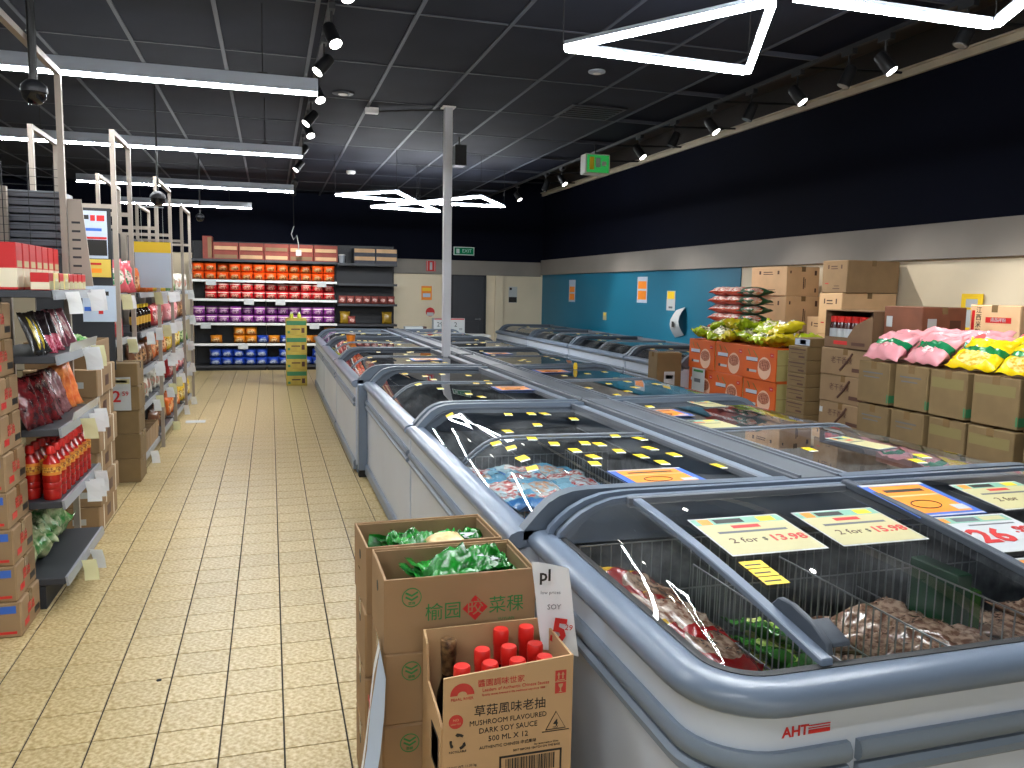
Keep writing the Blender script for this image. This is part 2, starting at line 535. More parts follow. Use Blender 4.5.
M_lens = emit('spot_lens', (1.0, 0.97, 0.92, 1), 14.0)
M_lens_off = mat('spot_lens_shaded', '#6a6a6a', 0.2)
def track(x, y0, y1, z, label):
    t = tag(MB().box(x - 0.017, x + 0.017, y0, y1, z, z + 0.03).build('lighting_track', M_spotblack, world=False), label, 'track')
    return t
def spot(x, y, z, aim, label, group, on=True, power=SPOT_POWER):
    t = thing('track_spotlight', label, 'spotlight', (x, y, z), group=group)
    d = (Vector(aim) - Vector((x, y, z))).normalized()
    c = Vector((x, y, z))
    MB().box(x - 0.02, x + 0.02, y - 0.06, y + 0.06, z + 0.14, z + 0.179).build('adapter', M_spotblack, t)
    MB().cyl((x, y, z + 0.16), tuple(c + Vector((0, 0, 0.03))), 0.008, n=6).build('stem', M_spotblack, t)
    p0 = c - d * 0.07; p1 = c + d * 0.08
    MB().tube([tuple(p0), tuple(p0 + d * 0.01), tuple(p1)], 0.045, 14, rs=[0.036, 0.042, 0.047]).build('barrel', M_spotblack, t, smooth='auto')
    MB().cyl(tuple(p1 + d * 0.0005), tuple(p1 + d * 0.004), 0.040, n=14).build('lens', M_lens if on else M_lens_off, t)
    if on:
        L = bpy.data.lights.new('spot_beam', 'SPOT')
        L.energy = power; L.spot_size = math.radians(62); L.spot_blend = 0.6; L.shadow_soft_size = 0.04
        L.color = (1.0, 0.95, 0.88)
        o = bpy.data.objects.new('spot_beam', L); COL.objects.link(o)
        o.parent = t
        o.location = d * 0.10
        o.rotation_euler = d.to_track_quat('-Z', 'Y').to_euler()
track(4.06, 2.6, 15.6, CZ - 0.03, 'black lighting track along the ceiling edge by the right wall')
G1 = 'track spotlights along the right wall'
for k, (y, on) in enumerate([(3.4, 1), (4.1, 0), (4.78, 1), (5.15, 0), (5.75, 1), (6.4, 0), (7.06, 1), (7.8, 0), (8.64, 1), (11.2, 1), (11.9, 0), (13.4, 1)]):
    aim = (5.25, y - 1.3, 0.9) if on else (3.2, y + 0.3, 1.0)
    spot(4.06, y, 3.22, aim, 'black track spotlight along the right wall, %s from the viewer, %s' % (ORD[k], 'lit' if on else 'turned away'), G1, bool(on))
track(0.40, 3.4, 15.2, CZ - 0.03, 'black lighting track above the aisle beside the freezers')
G2 = 'track spotlights above the aisle'
for k, (y, sx) in enumerate([(4.6, 1), (5.47, 1), (6.2, -1), (7.1, 1), (8.15, -1), (8.76, 1), (10.1, -1), (11.35, -1), (13.2, -1), (14.35, 1)]):
    aim = (0.40 + sx * 0.55, y - 0.9, 1.6) if sx > 0 else (-1.15, y - 0.5, 1.3)
    if y > 13: aim = (-0.5 if y < 14 else 0.6, 16.3, 1.3)
    spot(0.40, y, 3.22, aim, 'black track spotlight above the aisle, %s from the viewer' % ORD[k], G2, True, SPOT_POWER * (0.3 if sx > 0 and y < 13 else 1.0))
# ================================================================ freezers
M_fwhite = mat('freezer_white', '#bcc5d3', 0.36, noise_scale=1.5, noise_amt=0.04)
M_frim = mat('freezer_rim_grey', '#6b788a', 0.30, noise_scale=2, noise_amt=0.05)
M_fcap = mat('freezer_cap_grey', '#586370', 0.45)
M_fcapdark = mat('freezer_cap_dark', '#3f4752', 0.6)
M_bump = mat('freezer_bumper', '#727e8c', 0.4)
M_frear = mat('freezer_rear_frame', '#6a7079', 0.45)
M_seal = mat('black_seal', '#101114', 0.6)
M_liner = mat('freezer_liner', '#5e6266', 0.55, noise_scale=14, noise_amt=0.45, bump=0.3, bump_scale=30)
M_wire = mat('basket_wire', '#9da1a4', 0.4, 0.5)
M_foot = mat('black_foot', '#0b0b0c', 0.6)
M_glass = glass('lid_glass', (0.88, 0.90, 0.90, 1), 0.065, haze=0.10, power=3.2)
M_sticker = mat('yellow_sticker', '#f2d21c', 0.5)
M_stickwhite = mat('sticker_white', '#f0f0e8', 0.5)
ARCH = [(0.064, 0.815), (0.085, 0.838), (0.127, 0.873), (0.16, 0.897), (0.20, 0.915), (0.24, 0.925), (0.30, 0.929), (0.45, 0.928), (0.70, 0.925)]
def arch_profile(D, dz=0.0, dx=0.0):
    p = [(x + dx, z + dz) for x, z in ARCH]
    p.append((D - 0.07, 0.921 + dz))
    return p
def freezer(label, xf, y0, y1, D, side, group, end_post=False, stickers=(), n_lid=2):
    """chest freezer with curved sliding glass lids; front panel at xf, depth D towards +side"""
    X = lambda lx: xf + side * lx
    t = thing('island_freezer', label, 'freezer', (X(D / 2), (y0 + y1) / 2, 0.0), group=group)
    def bx(m, a, b, *r):
        m.box(min(X(a), X(b)), max(X(a), X(b)), *r); return m
    g = 0.006
    y0 += g; y1 -= g
    m = MB(); w = 0.06
    bx(m, 0.0, w, y0, y1, 0.07, 0.765); bx(m, D - w, D, y0, y1, 0.07, 0.80)
    bx(m, w, D - w, y0, y0 + w, 0.07, 0.78); bx(m, w, D - w, y1 - w, y1, 0.07, 0.78)
    bx(m, w, D - w, y0 + w, y1 - w, 0.07, 0.20)
    m.build('body', M_fwhite, t)
    m = MB(); e = 0.004
    a, b, c, d_ = X(w + e), X(D - w - e), y0 + w + e, y1 - w - e
    lo, hi = 0.204, 0.79
    m.quad((a, c, lo), (b, c, lo), (b, d_, lo), (a, d_, lo))
    m.quad((a, c, lo), (a, d_, lo), (a, d_, hi), (a, c, hi)).quad((b, c, lo), (b, d_, lo), (b, d_, hi), (b, c, hi))
    m.quad((a, c, lo), (b, c, lo), (b, c, hi), (a, c, hi)).quad((a, d_, lo), (b, d_, lo), (b, d_, hi), (a, d_, hi))
    m.build('liner', M_liner, t, recalc=False)
    m = MB(); bx(m, 0.012, D, y0, y1, 0.0, 0.07); m.build('plinth', M_bump, t)
    # rim: rounded plastic rail
    prof = [(0.0, 0.755), (-0.018, 0.762), (-0.032, 0.778), (-0.034, 0.795), (-0.024, 0.812), (0.0, 0.822), (0.055, 0.822), (0.072, 0.815), (0.072, 0.770)]
    MB().prism([(X(p), z) for p, z in prof], y0, y1, 'y').build('rim', M_frim, t, smooth='auto')
    for z, h in ((0.648, 0.020), (0.606, 0.017)):
        prof = [(0.0, z - h), (-0.012, z - h), (-0.022, z - h * 0.4), (-0.022, z + h * 0.4), (-0.012, z + h), (0.0, z + h)]
        MB().prism([(X(p), q) for p, q in prof], y0 + 0.012, y1 - 0.012, 'y').build('bumper', M_bump, t, smooth='auto')
    prof = [(0.0, 0.03), (-0.02, 0.03), (-0.02, 0.10), (-0.008, 0.115), (0.0, 0.115)]
    MB().prism([(X(p), q) for p, q in prof], y0, y1, 'y').build('kick_rail', M_bump, t)
    # end caps: arched cheeks
    for ya, yb in ((y0, y0 + 0.055), (y1 - 0.055, y1)):
        top = [(0.02, 0.822), (0.07, 0.878), (0.105, 0.912), (0.145, 0.935), (0.19, 0.948), (0.25, 0.953), (0.4, 0.953), (D - 0.01, 0.947)]
        low = [(D - 0.01, 0.79), (0.02, 0.79)]
        MB().prism([(X(p), z) for p, z in top + low], ya, yb, 'y').build('end_cap', M_fcap, t, smooth='auto')
        inn = y1 - 0.055 - 0.012 if ya > (y0 + y1) / 2 else y0 + 0.055
        top2 = [(p + 0.03, z - 0.02) for p, z in top[:-1]] + [(D - 0.05, 0.925)]
        low2 = [(D - 0.05, 0.80), (0.05, 0.80)]
        MB().prism([(X(p), z) for p, z in top2 + low2], inn, inn + 0.012, 'y').build('cap_lining', M_fcapdark, t, smooth='auto')
    m = MB(); bx(m, D - 0.075, D, y0 + 0.055, y1 - 0.055, 0.80, 0.928); m.build('rear_frame', M_bump, t, bevel=0.006)
    m = MB(); bx(m, D - 0.10, D - 0.079, y0 + 0.055, y1 - 0.055, 0.915, 0.940); m.build('lid_track', M_frear, t)
    # lids
    ya, yb = y0 + 0.058, y1 - 0.058
    ym = (ya + yb) / 2
    lids = []
    for k, (p, q, dz) in enumerate(((ya, ym + 0.03, 0.010), (ym - 0.03, yb, 0.0))):
        pr = arch_profile(D, dz - 0.004)
        rows_ = [[(X(x), yy, z) for x, z in pr] for yy in (p, (p + q) / 2, q)]
        L = MB().sheet(rows_).build('glass_lid', M_glass, t, smooth=True, recalc=True)
        lids.append(L)
        yy = q - 0.012 if k == 0 else p + 0.012
        MB().tube([(X(x), yy, z + 0.003) for x, z in pr], 0.0085, 6).build('lid_frame', M_frear if k == 0 else M_fcap, L, smooth=True)
        yh = q - 0.03 if k == 0 else p + 0.03
        yo = p + 0.008 if k == 0 else q - 0.008
        MB().tube([(X(x), yo, z + 0.002) for x, z in pr], 0.006, 6).build('lid_edge', M_fcapdark, L, smooth=True)
    for (lx, y) in stickers:
        k = 0 if y < ym else 1
        pr = arch_profile(D, (0.010, 0.0)[k] - 0.004)
        for (xa, za), (xb, zb_) in zip(pr, pr[1:]):
            if xa <= lx <= xb: break
        z = za + (zb_ - za) * (lx - xa) / (xb - xa) + 0.0012
        slope = -side * math.atan2(zb_ - za, xb - xa)
        L = lids[k]; o = wloc(L)
        rz = RND.uniform(-0.2, 0.2)
        s_ = put('price_sticker', STK1, M_sticker, L, (X(lx) - o[0], y - o[1], z - o[2]), (0, slope, rz))
        put('price_sticker', STK2, M_stickwhite, L, (X(lx) - o[0], y - o[1], z - o[2]), (0, slope, rz))
    if end_post:
        m = MB(); bx(m, -0.075, 0.0, y1 - 0.06, y1 + 0.03, 0.06, 0.80); m.build('corner_post', M_frim, t, bevel=0.006)
        m = MB(); bx(m, -0.07, -0.005, y1 - 0.05, y1 + 0.02, 0.0, 0.06); m.build('foot', M_foot, t)
    return t
STK1 = MB().box(-0.021, 0.023, -0.025, 0.045, 0, 0.0006).mesh('price_sticker')
STK2 = MB().box(-0.023, 0.019, -0.042, -0.026, 0, 0.0006).mesh('price_sticker')
GI = 'island freezers in two rows'
def scatter(seed, n, y0, y1, x0=0.22, x1=0.95):
    r = random.Random(seed)
    return [(r.uniform(x0, x1), r.uniform(y0, y1)) for _ in range(n)]
xf2 = 0.78
st2 = [(a - xf2, b) for a, b in [(0.981, 3.502), (1.009, 3.353), (0.997, 3.14), (0.981, 2.969), (1.263, 3.575), (1.348, 3.586), (1.368, 3.377), (1.427, 3.341), (1.589, 3.54), (1.10, 3.58), (1.16, 3.52), (1.22, 3.38), (1.26, 3.22), (1.29, 3.08), (1.24, 2.95), (1.45, 3.18), (1.50, 3.06), (1.62, 3.22), (1.66, 3.07), (1.53, 2.93), (1.68, 3.45), (1.72, 3.60), (1.74, 2.83), (0.97, 4.45), (1.28, 4.32), (1.33, 3.95), (1.42, 4.33), (1.50, 4.32), (1.60, 4.12), (1.12, 3.78)]]
F2 = freezer('white island freezer with grey rim, second from the viewer in the left row', xf2, 2.49, 4.63, 1.07, 1, GI, stickers=st2)
st3 = [(a - xf2, b) for a, b in [(1.05, 6.55), (1.18, 6.35), (1.2, 6.1), (1.35, 5.85), (1.45, 5.75), (1.55, 5.75), (1.02, 5.75), (1.12, 5.45), (1.25, 5.15), (1.35, 6.5), (1.55, 6.4), (1.6, 6.0), (1.3, 5.0)]]
F3 = freezer('white island freezer with grey corner post, third from the viewer in the left row', xf2, 4.67, 6.93, 1.07, 1, GI, end_post=True, stickers=st3)
for k, (a, b) in enumerate(((7.06, 9.18), (9.22, 11.34), (11.38, 13.5))):
    freezer('white island freezer standing slightly proud, %s from the viewer in the left row' % ORD[k + 3], 0.70, a, b, 1.15, 1, GI, stickers=scatter(k + 5, 12, a + 0.2, b - 0.2))
rs = [(3.17 - a, b) for a, b in [(2.12, 3.15), (2.33, 3.05), (2.62, 2.72), (2.72, 2.80), (2.95, 2.85), (2.25, 4.5)]]
freezer('white island freezer, nearest in the right row behind the foreground freezer', 3.17, 2.49, 4.70, 1.12, -1, GI, stickers=rs)
rs = [(3.17 - a, b) for a, b in [(2.25, 5.0), (2.4, 5.15), (2.55, 5.35), (2.45, 5.6), (2.3, 5.9), (2.65, 5.7), (2.8, 5.5), (2.7, 6.0), (2.85, 5.9), (2.35, 6.3), (2.6, 6.4), (2.8, 6.5), (2.2, 5.4)]]
freezer('white island freezer, second in the right row', 3.17, 4.74, 6.96, 1.12, -1, GI, stickers=rs)
for k, (a, b) in enumerate(((7.0, 9.18), (9.22, 11.34), (11.38, 13.5))):
    freezer('white island freezer, %s in the right row' % ORD[k + 2], 3.17, a, b, 1.12, -1, GI, stickers=scatter(k + 15, 12, a + 0.2, b - 0.2))
# grey cover strip between the two rows
M_div = mat('divider_grey', '#5a5f66', 0.45)
for k, (a, b) in enumerate(((2.49, 4.66), (4.68, 6.96), (6.98, 8.1), (8.24, 11.3), (11.32, 13.5))):
    dv = thing('divider_strip', 'long grey cover strip between the freezer rows, %s from the viewer' % ORD[k], 'cover strip', (1.95, (a + b) / 2, 0), group='cover strips between freezer rows')
    MB().box(1.855, 2.045, a, b, 0.915, 0.952).build('cover', M_div, dv, bevel=0.004)
    MB().box(1.862, 1.872, a, b, 0.952, 0.962).box(2.028, 2.038, a, b, 0.952, 0.960).build('lip', M_frear, dv)
    MB().box(1.90, 2.0, a + 0.05, b - 0.05, 0.0, 0.915).build('web', M_div, dv)
GW = 'freezers along the teal wall'
for k, (a, b) in enumerate(((8.03, 9.43), (9.45, 11.48), (11.5, 13.53), (13.55, 15.58))):
    freezer('white chest freezer against the teal wall, %s from the viewer' % ORD[k], 4.345, a, b, 1.2, 1, GW, stickers=scatter(k + 25, 6, a + 0.2, b - 0.2))

# ---------------------------------------------------------------- head freezer across the near end of the island
HX0, HX1, HY0, HY1, HR = 0.854, 3.17, 1.355, 2.465, 0.16
def hpath(off, n=8):
    """rounded outline of the two near corners, pushed out by off; from back left round the front to back right"""
    r = HR + off; p = [(HX0 - off, HY1 + 0.026)]
    for cx, cy, a0 in ((HX0 + HR, HY0 + HR, 180), (HX1 - HR, HY0 + HR, 270)):
        p += arc(cx, cy, r, a0, a0 + 90, n)
    p.append((HX1 + off, HY1 + 0.026))
    return p
def sweep(prof, lo=None, hi=None):
    """sweep a (offset, z) profile along the outline"""
    rows_ = []
    for off, z in prof:
        pts = hpath(off)
        rows_.append([(x, y, z) for x, y in pts])
    return rows_
HF = thing('chest_freezer', 'large white freezer with curved glass lids and blue grey rim in the foreground', 'freezer', ((HX0 + HX1) / 2, (HY0 + HY1) / 2, 0.0))
o_ = hpath(0.0); i_ = [(HX1 - 0.06, HY1), (HX1 - 0.06, HY0 + 0.06), (HX0 + 0.06, HY0 + 0.06), (HX0 + 0.06, HY1)]
MB().sheet(sweep([(0.0, 0.07), (0.0, 0.765)])).build('body', M_fwhite, HF, smooth='auto')
MB().box(HX0 + 0.02, HX1 - 0.02, HY1 - 0.03, HY1, 0.07, 0.80).box(HX0 + 0.06, HX1 - 0.06, HY0 + 0.06, HY1 - 0.03, 0.07, 0.20).build('back_panel', M_fwhite, HF)
m = MB(); a, b, c, d_ = HX0 + 0.07, HX1 - 0.07, HY0 + 0.07, HY1 - 0.05
lo, hi = 0.204, 0.80
m.quad((a, c, lo), (b, c, lo), (b, d_, lo), (a, d_, lo))
m.quad((a, c, lo), (a, d_, lo), (a, d_, hi), (a, c, hi)).quad((b, c, lo), (b, d_, lo), (b, d_, hi), (b, c, hi))
m.quad((a, c, lo), (b, c, lo), (b, c, hi), (a, c, hi)).quad((a, d_, lo), (b, d_, lo), (b, d_, hi), (a, d_, hi))
m.build('liner', M_liner, HF, recalc=False)
MB().sheet(sweep([(-0.02, 0.0), (-0.02, 0.07)])).build('plinth', M_bump, HF)
rim = [(0.0, 0.752), (0.018, 0.756), (0.034, 0.768), (0.041, 0.785), (0.036, 0.803), (0.020, 0.816), (0.0, 0.822), (-0.030, 0.823), (-0.042, 0.818), (-0.046, 0.790)]
MB().sheet(sweep(rim)).build('rim', M_frim, HF, smooth=True)
MB().sheet(sweep([(-0.040, 0.821), (-0.058, 0.823), (-0.060, 0.80)])).build('seal', M_seal, HF)
for z, h in ((0.652, 0.023), (0.603, 0.019)):
    pr = [(0.0, z - h), (0.012, z - h), (0.022, z - h * 0.4), (0.022, z + h * 0.4), (0.012, z + h), (0.0, z + h)]
    full = sweep(pr)
    # rail is in two lengths with a joint on the front face
    pts_l = [r[:10] for r in full]; pts_r = [r[10:] for r in full]
    xj = 1.185
    L_ = [r[:10] + [(xj - 0.012, r[9][1], r[9][2])] for r in full]
    R_ = [[(xj + 0.012, r[9][1], r[9][2])] + r[10:] for r in full]
    MB().sheet(L_).build('bumper', M_bump, HF, smooth='auto')
    MB().sheet(R_).build('bumper', M_bump, HF, smooth='auto')
    for sgn in (-1, 1):
        MB().prism([(HY0 - p, q) for p, q in pr], xj + sgn * 0.012 - 0.001, xj + sgn * 0.012 + 0.001, 'x').build('bumper_end', M_bump, HF)
def hz(x, y):
    """height of the glass: rises from the front, rolls off towards the left end"""
    zf = 0.822 + 0.114 * (y - 1.40) + 0.015 * math.sin(math.pi * min(1.0, max(0.0, y - 1.40)))
    dx = x - (HX0 + 0.045)
    tab = [(0, 0.0), (0.03, 0.03), (0.06, 0.058), (0.095, 0.082), (0.13, 0.099), (0.17, 0.110), (0.21, 0.116), (0.26, 0.119), (9, 0.119)]
    for (a0, b0), (a1, b1) in zip(tab, tab[1:]):
        if dx <= a1:
            zl = b0 + (b1 - b0) * max(0, dx - a0) / (a1 - a0); break
    k = max(0.0, zf - 0.82) / 0.119
    zl = 0.82 + zl
    # smooth minimum of the two slopes
    s = 0.010
    h = max(s - abs(zf - zl), 0.0) / s
    return min(zf, zl) - h * h * s * 0.25
M_glass2 = glass('head_glass', (0.96, 0.97, 0.97, 1), 0.05, haze=0.05, power=4.2)
def outline_y(x):
    """front limit of the glass at x (rounded corner)"""
    r = HR - 0.045; cx = HX0 + HR; cy = HY0 + HR
    if x >= cx: return HY0 + 0.045
    dx = min(r, cx - x)
    return cy - math.sqrt(max(0.0, r * r - dx * dx))
def head_pane(x0, x1, dz, nx=14, ny=22, yb=2.395, left=False):
    xs_ = [x0 + (x1 - x0) * k / nx for k in range(nx + 1)]
    rows_ = []
    for x in xs_:
        ya = outline_y(x)
        rows_.append([(x, ya + (yb - ya) * (j / ny) ** 1.3, hz(x, ya + (yb - ya) * (j / ny) ** 1.3) + dz) for j in range(ny + 1)])
    return MB().sheet(rows_).build('glass_lid', M_glass2, HF, smooth=True)
HL0 = head_pane(HX0 + 0.045, 1.15, 0.0, nx=16)
HL1 = head_pane(1.15, 2.00, 0.004)
HL2 = head_pane(1.96, 3.0, 0.020)
def hframe(x, dz, r, M, par, name='lid_frame', w=0.016):
    ys_ = [1.402 + (2.395 - 1.402) * (j / 12) for j in range(13)]
    zz = [hz(x, y) + dz for y in ys_]
    prof = [(y, z + r) for y, z in zip(ys_, zz)] + [(y, z - r) for y, z in reversed(list(zip(ys_, zz)))]
    MB().prism(prof, x - w, x + w, 'x').build(name, M, par, bevel=0.003)
hframe(1.15, 0.004, 0.010, M_frim, HL0)
hframe(1.985, 0.016, 0.013, M_fcapdark, HL2)
# dark lid handle beside the first frame
hd = MB()
hp = [(1.42, 0.0), (1.43, 0.024), (1.48, 0.040), (1.56, 0.044), (1.61, 0.034), (1.64, 0.0)]
def hzz(y): return hz(1.3, y) + 0.007
hd.prism([(y, hzz(y) + q) for y, q in hp], 1.165, 1.182, 'x')
hd.prism([(1.43, hzz(1.43) + 0.010), (1.51, hzz(1.51) + 0.012), (1.51, hzz(1.51) + 0.034), (1.43, hzz(1.43) + 0.022)], 1.182, 1.232, 'x')
hd.build('lid_handle', M_fcapdark, HL1, bevel=0.003, smooth='auto')
# rear cap towards the second freezer, arched at the left end
top = [(0.005, 0.80), (0.02, 0.845), (0.05, 0.875), (0.09, 0.905), (0.14, 0.93), (0.20, 0.948), (0.28, 0.955)]
for ya, yb, dz, mt, nm in ((2.440, 2.465, 0.0, M_frim, 'end_cap'), (2.415, 2.440, -0.012, M_fcapdark, 'cap_lining'), (2.393, 2.415, -0.006, M_frim, 'rear_frame')):
    sh = 0.0 if nm == 'end_cap' else 0.018
    pr = [(HX0 + p + sh, z + dz) for p, z in top] + [(HX1 - p - sh, z + dz) for p, z in reversed(top)] + [(HX1 - 0.02, 0.80), (HX0 + 0.02, 0.80)]
    MB().prism(pr, ya, yb, 'y').build(nm, mt, HF, smooth='auto')
MB().box(1.12, 3.0, 2.365, 2.39, 0.925, 0.950).build('lid_track', M_frear, HF, bevel=0.003)
M_red = mat('print_red', '#c21f1f', 0.5)
t_ = txt('AHT', 0.032, M_red, HF, (1.042 - HF.location.x, HY0 - 0.001 - HF.location.y, 0.712), bold=0.0008)
MB().box(1.074, 1.128, HY0 - 0.0012, HY0 - 0.0004, 0.719, 0.7215).box(1.074, 1.128, HY0 - 0.0012, HY0 - 0.0004, 0.7135, 0.716).box(1.074, 1.128, HY0 - 0.0012, HY0 - 0.0004, 0.702, 0.711).build('logo_bars', M_red, HF)
def wire_rack(name, label, p0, p1, z0, z1, group, step=0.035, parent=None, r=0.0022):
    """welded wire divider between p0 and p1 (x,y), from z0 to z1"""
    a = Vector((p0[0], p0[1], 0)); b = Vector((p1[0], p1[1], 0)); n = max(2, int((b - a).length / step))
    t = thing(name, label, 'wire divider', ((a.x + b.x) / 2, (a.y + b.y) / 2, z0), group=group)
    m = MB()
    for k in range(n + 1):
        p = a + (b - a) * (k / n)
        m.tube([(p.x, p.y, z0), (p.x, p.y, z1)], r, 4)
    m.build('upright_wires', M_wire, t)
    m = MB()
    for z in (z0 + 0.002, (z0 + z1) / 2, z1):
        m.tube([(a.x, a.y, z), (b.x, b.y, z)], r * 1.4, 4)
    m.build('rail_wires', M_wire, t)
    return t
GD = 'wire dividers inside the freezers'
wire_rack('wire_divider', 'wire divider along the back of the foreground freezer under the first lid', (0.95, 2.36), (1.5, 2.36), 0.45, 0.80, GD)
wire_rack('wire_divider', 'wire divider under the dark lid handle in the foreground freezer', (1.33, 1.45), (1.33, 2.3), 0.42, 0.73, GD, step=0.028)
wire_rack('wire_divider', 'wire divider between brown bags and green bags in the foreground freezer', (1.66, 1.45), (1.66, 2.3), 0.42, 0.73, GD, step=0.03)
wire_rack('wire_divider', 'wire divider beside the dark green box in the foreground freezer', (2.02, 1.45), (2.02, 2.34), 0.42, 0.74, GD, step=0.035)
wire_rack('wire_divider', 'dark wire divider at the back of the foreground freezer under the signs', (1.5, 2.37), (2.6, 2.37), 0.45, 0.78, GD)
wire_rack('wire_divider', 'wire divider in front of the blue bags in the second freezer', (0.90, 3.02), (1.75, 3.02), 0.42, 0.76, GD)
wire_rack('wire_divider', 'wire divider behind the blue bags in the second freezer', (0.90, 3.98), (1.75, 3.98), 0.42, 0.76, GD)
wire_rack('wire_divider', 'wire divider on the right of the blue bags in the second freezer', (1.50, 3.02), (1.50, 3.98), 0.42, 0.78, GD)
# ================================================================ goods: shared builders
M_card = mat('cardboard', '#8b7152', 0.75, noise_scale=6, noise_amt=0.08, rand=0.08)
M_card_d = mat('cardboard_dark', '#73583e', 0.75, noise_scale=6, noise_amt=0.08, rand=0.08)
M_card_l = mat('cardboard_light', '#d0ab82', 0.75, noise_scale=6, noise_amt=0.06, rand=0.06)
M_card_g = mat('cardboard_grey', '#77613f', 0.75, noise_scale=6, noise_amt=0.08, rand=0.06)
M_cardin = mat('cardboard_inside', '#8f7252', 0.8, noise_scale=8, noise_amt=0.1)
M_tape = mat('clear_brown_tape', '#7a6242', 0.25)
M_tapeg = mat('green_tape', '#2e6f47', 0.35)
M_ink = mat('print_black', '#1d1a18', 0.6)
M_inkbrown = mat('print_dark_brown', '#4b2b1e', 0.6)
M_inkgreen = mat('print_green', '#2e7a3c', 0.6)
M_paper = mat('white_paper', '#b6bbbd', 0.55)
M_paperblue = mat('pale_blue_paper', '#b3c0d2', 0.5)
M_strap = mat('packing_strap', '#e8e0cf', 0.35)
M_orange = mat('print_orange', '#ef8a1f', 0.5)
M_blue = mat('print_blue', '#2f5fb8', 0.5)
M_yellow = mat('print_yellow', '#efc81f', 0.5)
M_cream2 = mat('print_cream', '#b8b184', 0.5)
M_mint = mat('print_mint', '#76ab96', 0.5)
def pillow(w, l, h, seed=0, nx=10, ny=12, crimp=0.12, wr=0.12, flat=False):
    """filled plastic bag lying flat: puffed middle, crimped short ends, wrinkles; w along x, l along y, base at z=0"""
    r = random.Random(seed); ox, oy, oz = r.uniform(0, 50), r.uniform(0, 50), r.uniform(0, 50)
    top = []; bot = []
    for j in range(ny + 1):
        v = -1 + 2 * j / ny; rt = []; rb = []
        for i in range(nx + 1):
            u = -1 + 2 * i / nx
            e = max(0.0, 1 - abs(u) ** 3.2) ** 0.6 * max(0.0, 1 - (abs(v) / (1 - crimp)) ** 3.0 if abs(v) < 1 - crimp else 0.0) ** 0.55
            n1 = noise.noise(Vector((u * 2.2 + ox, v * 2.2 + oy, oz)))
            n2 = noise.noise(Vector((u * 6 + oy, v * 6 + ox, oz + 9)))
            pinch = 1 - 0.10 * (1 - v * v) * 0 - 0.06 * (1 - e) * 0
            x = u * w / 2 * (0.93 + 0.07 * abs(v) + 0.02 * n2)
            y = v * l / 2 * (0.97 + 0.03 * n1)
            th = e * (1 + wr * 2.0 * n1 + wr * 1.6 * n2)
            c = h * (0.5 + 0.12 * n1 * (1 - e))
            if abs(v) > 1 - crimp: c += h * 0.12 * math.sin(u * 9 + ox)
            rt.append((x, y, c + h * 0.5 * th + 0.0012)); rb.append((x, y, max(0.0, c - h * 0.5 * th - 0.0012)))
        top.append(rt); bot.append(rb)
    m = MB(); n = nx + 1
    m.sheet(top); k = len(m.v); m.sheet([list(reversed(q)) for q in bot])
    def T(j, i): return j * n + i
    def B(j, i): return k + j * n + (nx - i)
    for i in range(nx):
        m.f.append((T(0, i), T(0, i + 1), B(0, i + 1), B(0, i))); m.f.append((T(ny, i + 1), T(ny, i), B(ny, i), B(ny, i + 1)))
    for j in range(ny):
        m.f.append((T(j + 1, 0), T(j, 0), B(j, 0), B(j + 1, 0))); m.f.append((T(j, nx), T(j + 1, nx), B(j + 1, nx), B(j, nx)))
    return m
def bag_mesh(name, *a, **k):
    return pillow(*a, **k).mesh(name, smooth=True)
def stand_mesh(name, w, l, h, **k):
    """bag standing upright: width along x, height along z, front looks to -y"""
    m = pillow(w, l, h, **k)
    m.v = [(x, -(z - h / 2), y + l / 2) for x, y, z in m.v]
    return m.mesh(name, smooth=True)
def leafy(name, w, l, h, seed):
    """crumpled leafy bag"""
    m = pillow(w, l, h, seed=seed, nx=16, ny=18, wr=0.35, crimp=0.08)
    r = random.Random(seed); o = r.uniform(0, 40)
    nv = []
    for x, y, z in m.v:
        n = noise.noise(Vector((x * 28 + o, y * 28, z * 28))); n2 = noise.noise(Vector((x * 60, y * 60 + o, z * 60)))
        k = min(1.0, z / (h * 0.4) + 0.2)
        nv.append((x + 0.010 * n, y + 0.010 * n2, max(0.0, z + (0.020 * n + 0.008 * n2) * k)))
    m.v = nv
    return m.mesh(name, smooth=True)
def carton(w, d, h, label, group=None, material=None, tape='x', tape_mat=None, name='cardboard_box', bevel=0.006, seam=True):
    """closed shipping carton centred on x,y; base at z=0. Returns the thing (local coordinates)"""
    t = thing(name, label, 'box', group=group)
    MB().box(-w/2, w/2, -d/2, d/2, 0, h).build('body', material or M_card, t, bevel=bevel, world=False)
    tm = tape_mat or M_tape
    e = 0.0008
    if tape == 'x':      # tape runs along x over the top and down both x ends
        MB().box(-w/2 - e, w/2 + e, -0.025, 0.025, h - 0.05, h + e).build('tape', tm, t, world=False)
        if seam: MB().box(-w/2 + 0.004, w/2 - 0.004, -0.0015, 0.0015, h, h + e * 1.5).build('flap_seam', M_card_d, t, world=False)
    elif tape == 'y':
        MB().box(-0.025, 0.025, -d/2 - e, d/2 + e, h - 0.05, h + e).build('tape', tm, t, world=False)
        if seam: MB().box(-0.0015, 0.0015, -d/2 + 0.004, d/2 - 0.004, h, h + e * 1.5).build('flap_seam', M_card_d, t, world=False)
    return t
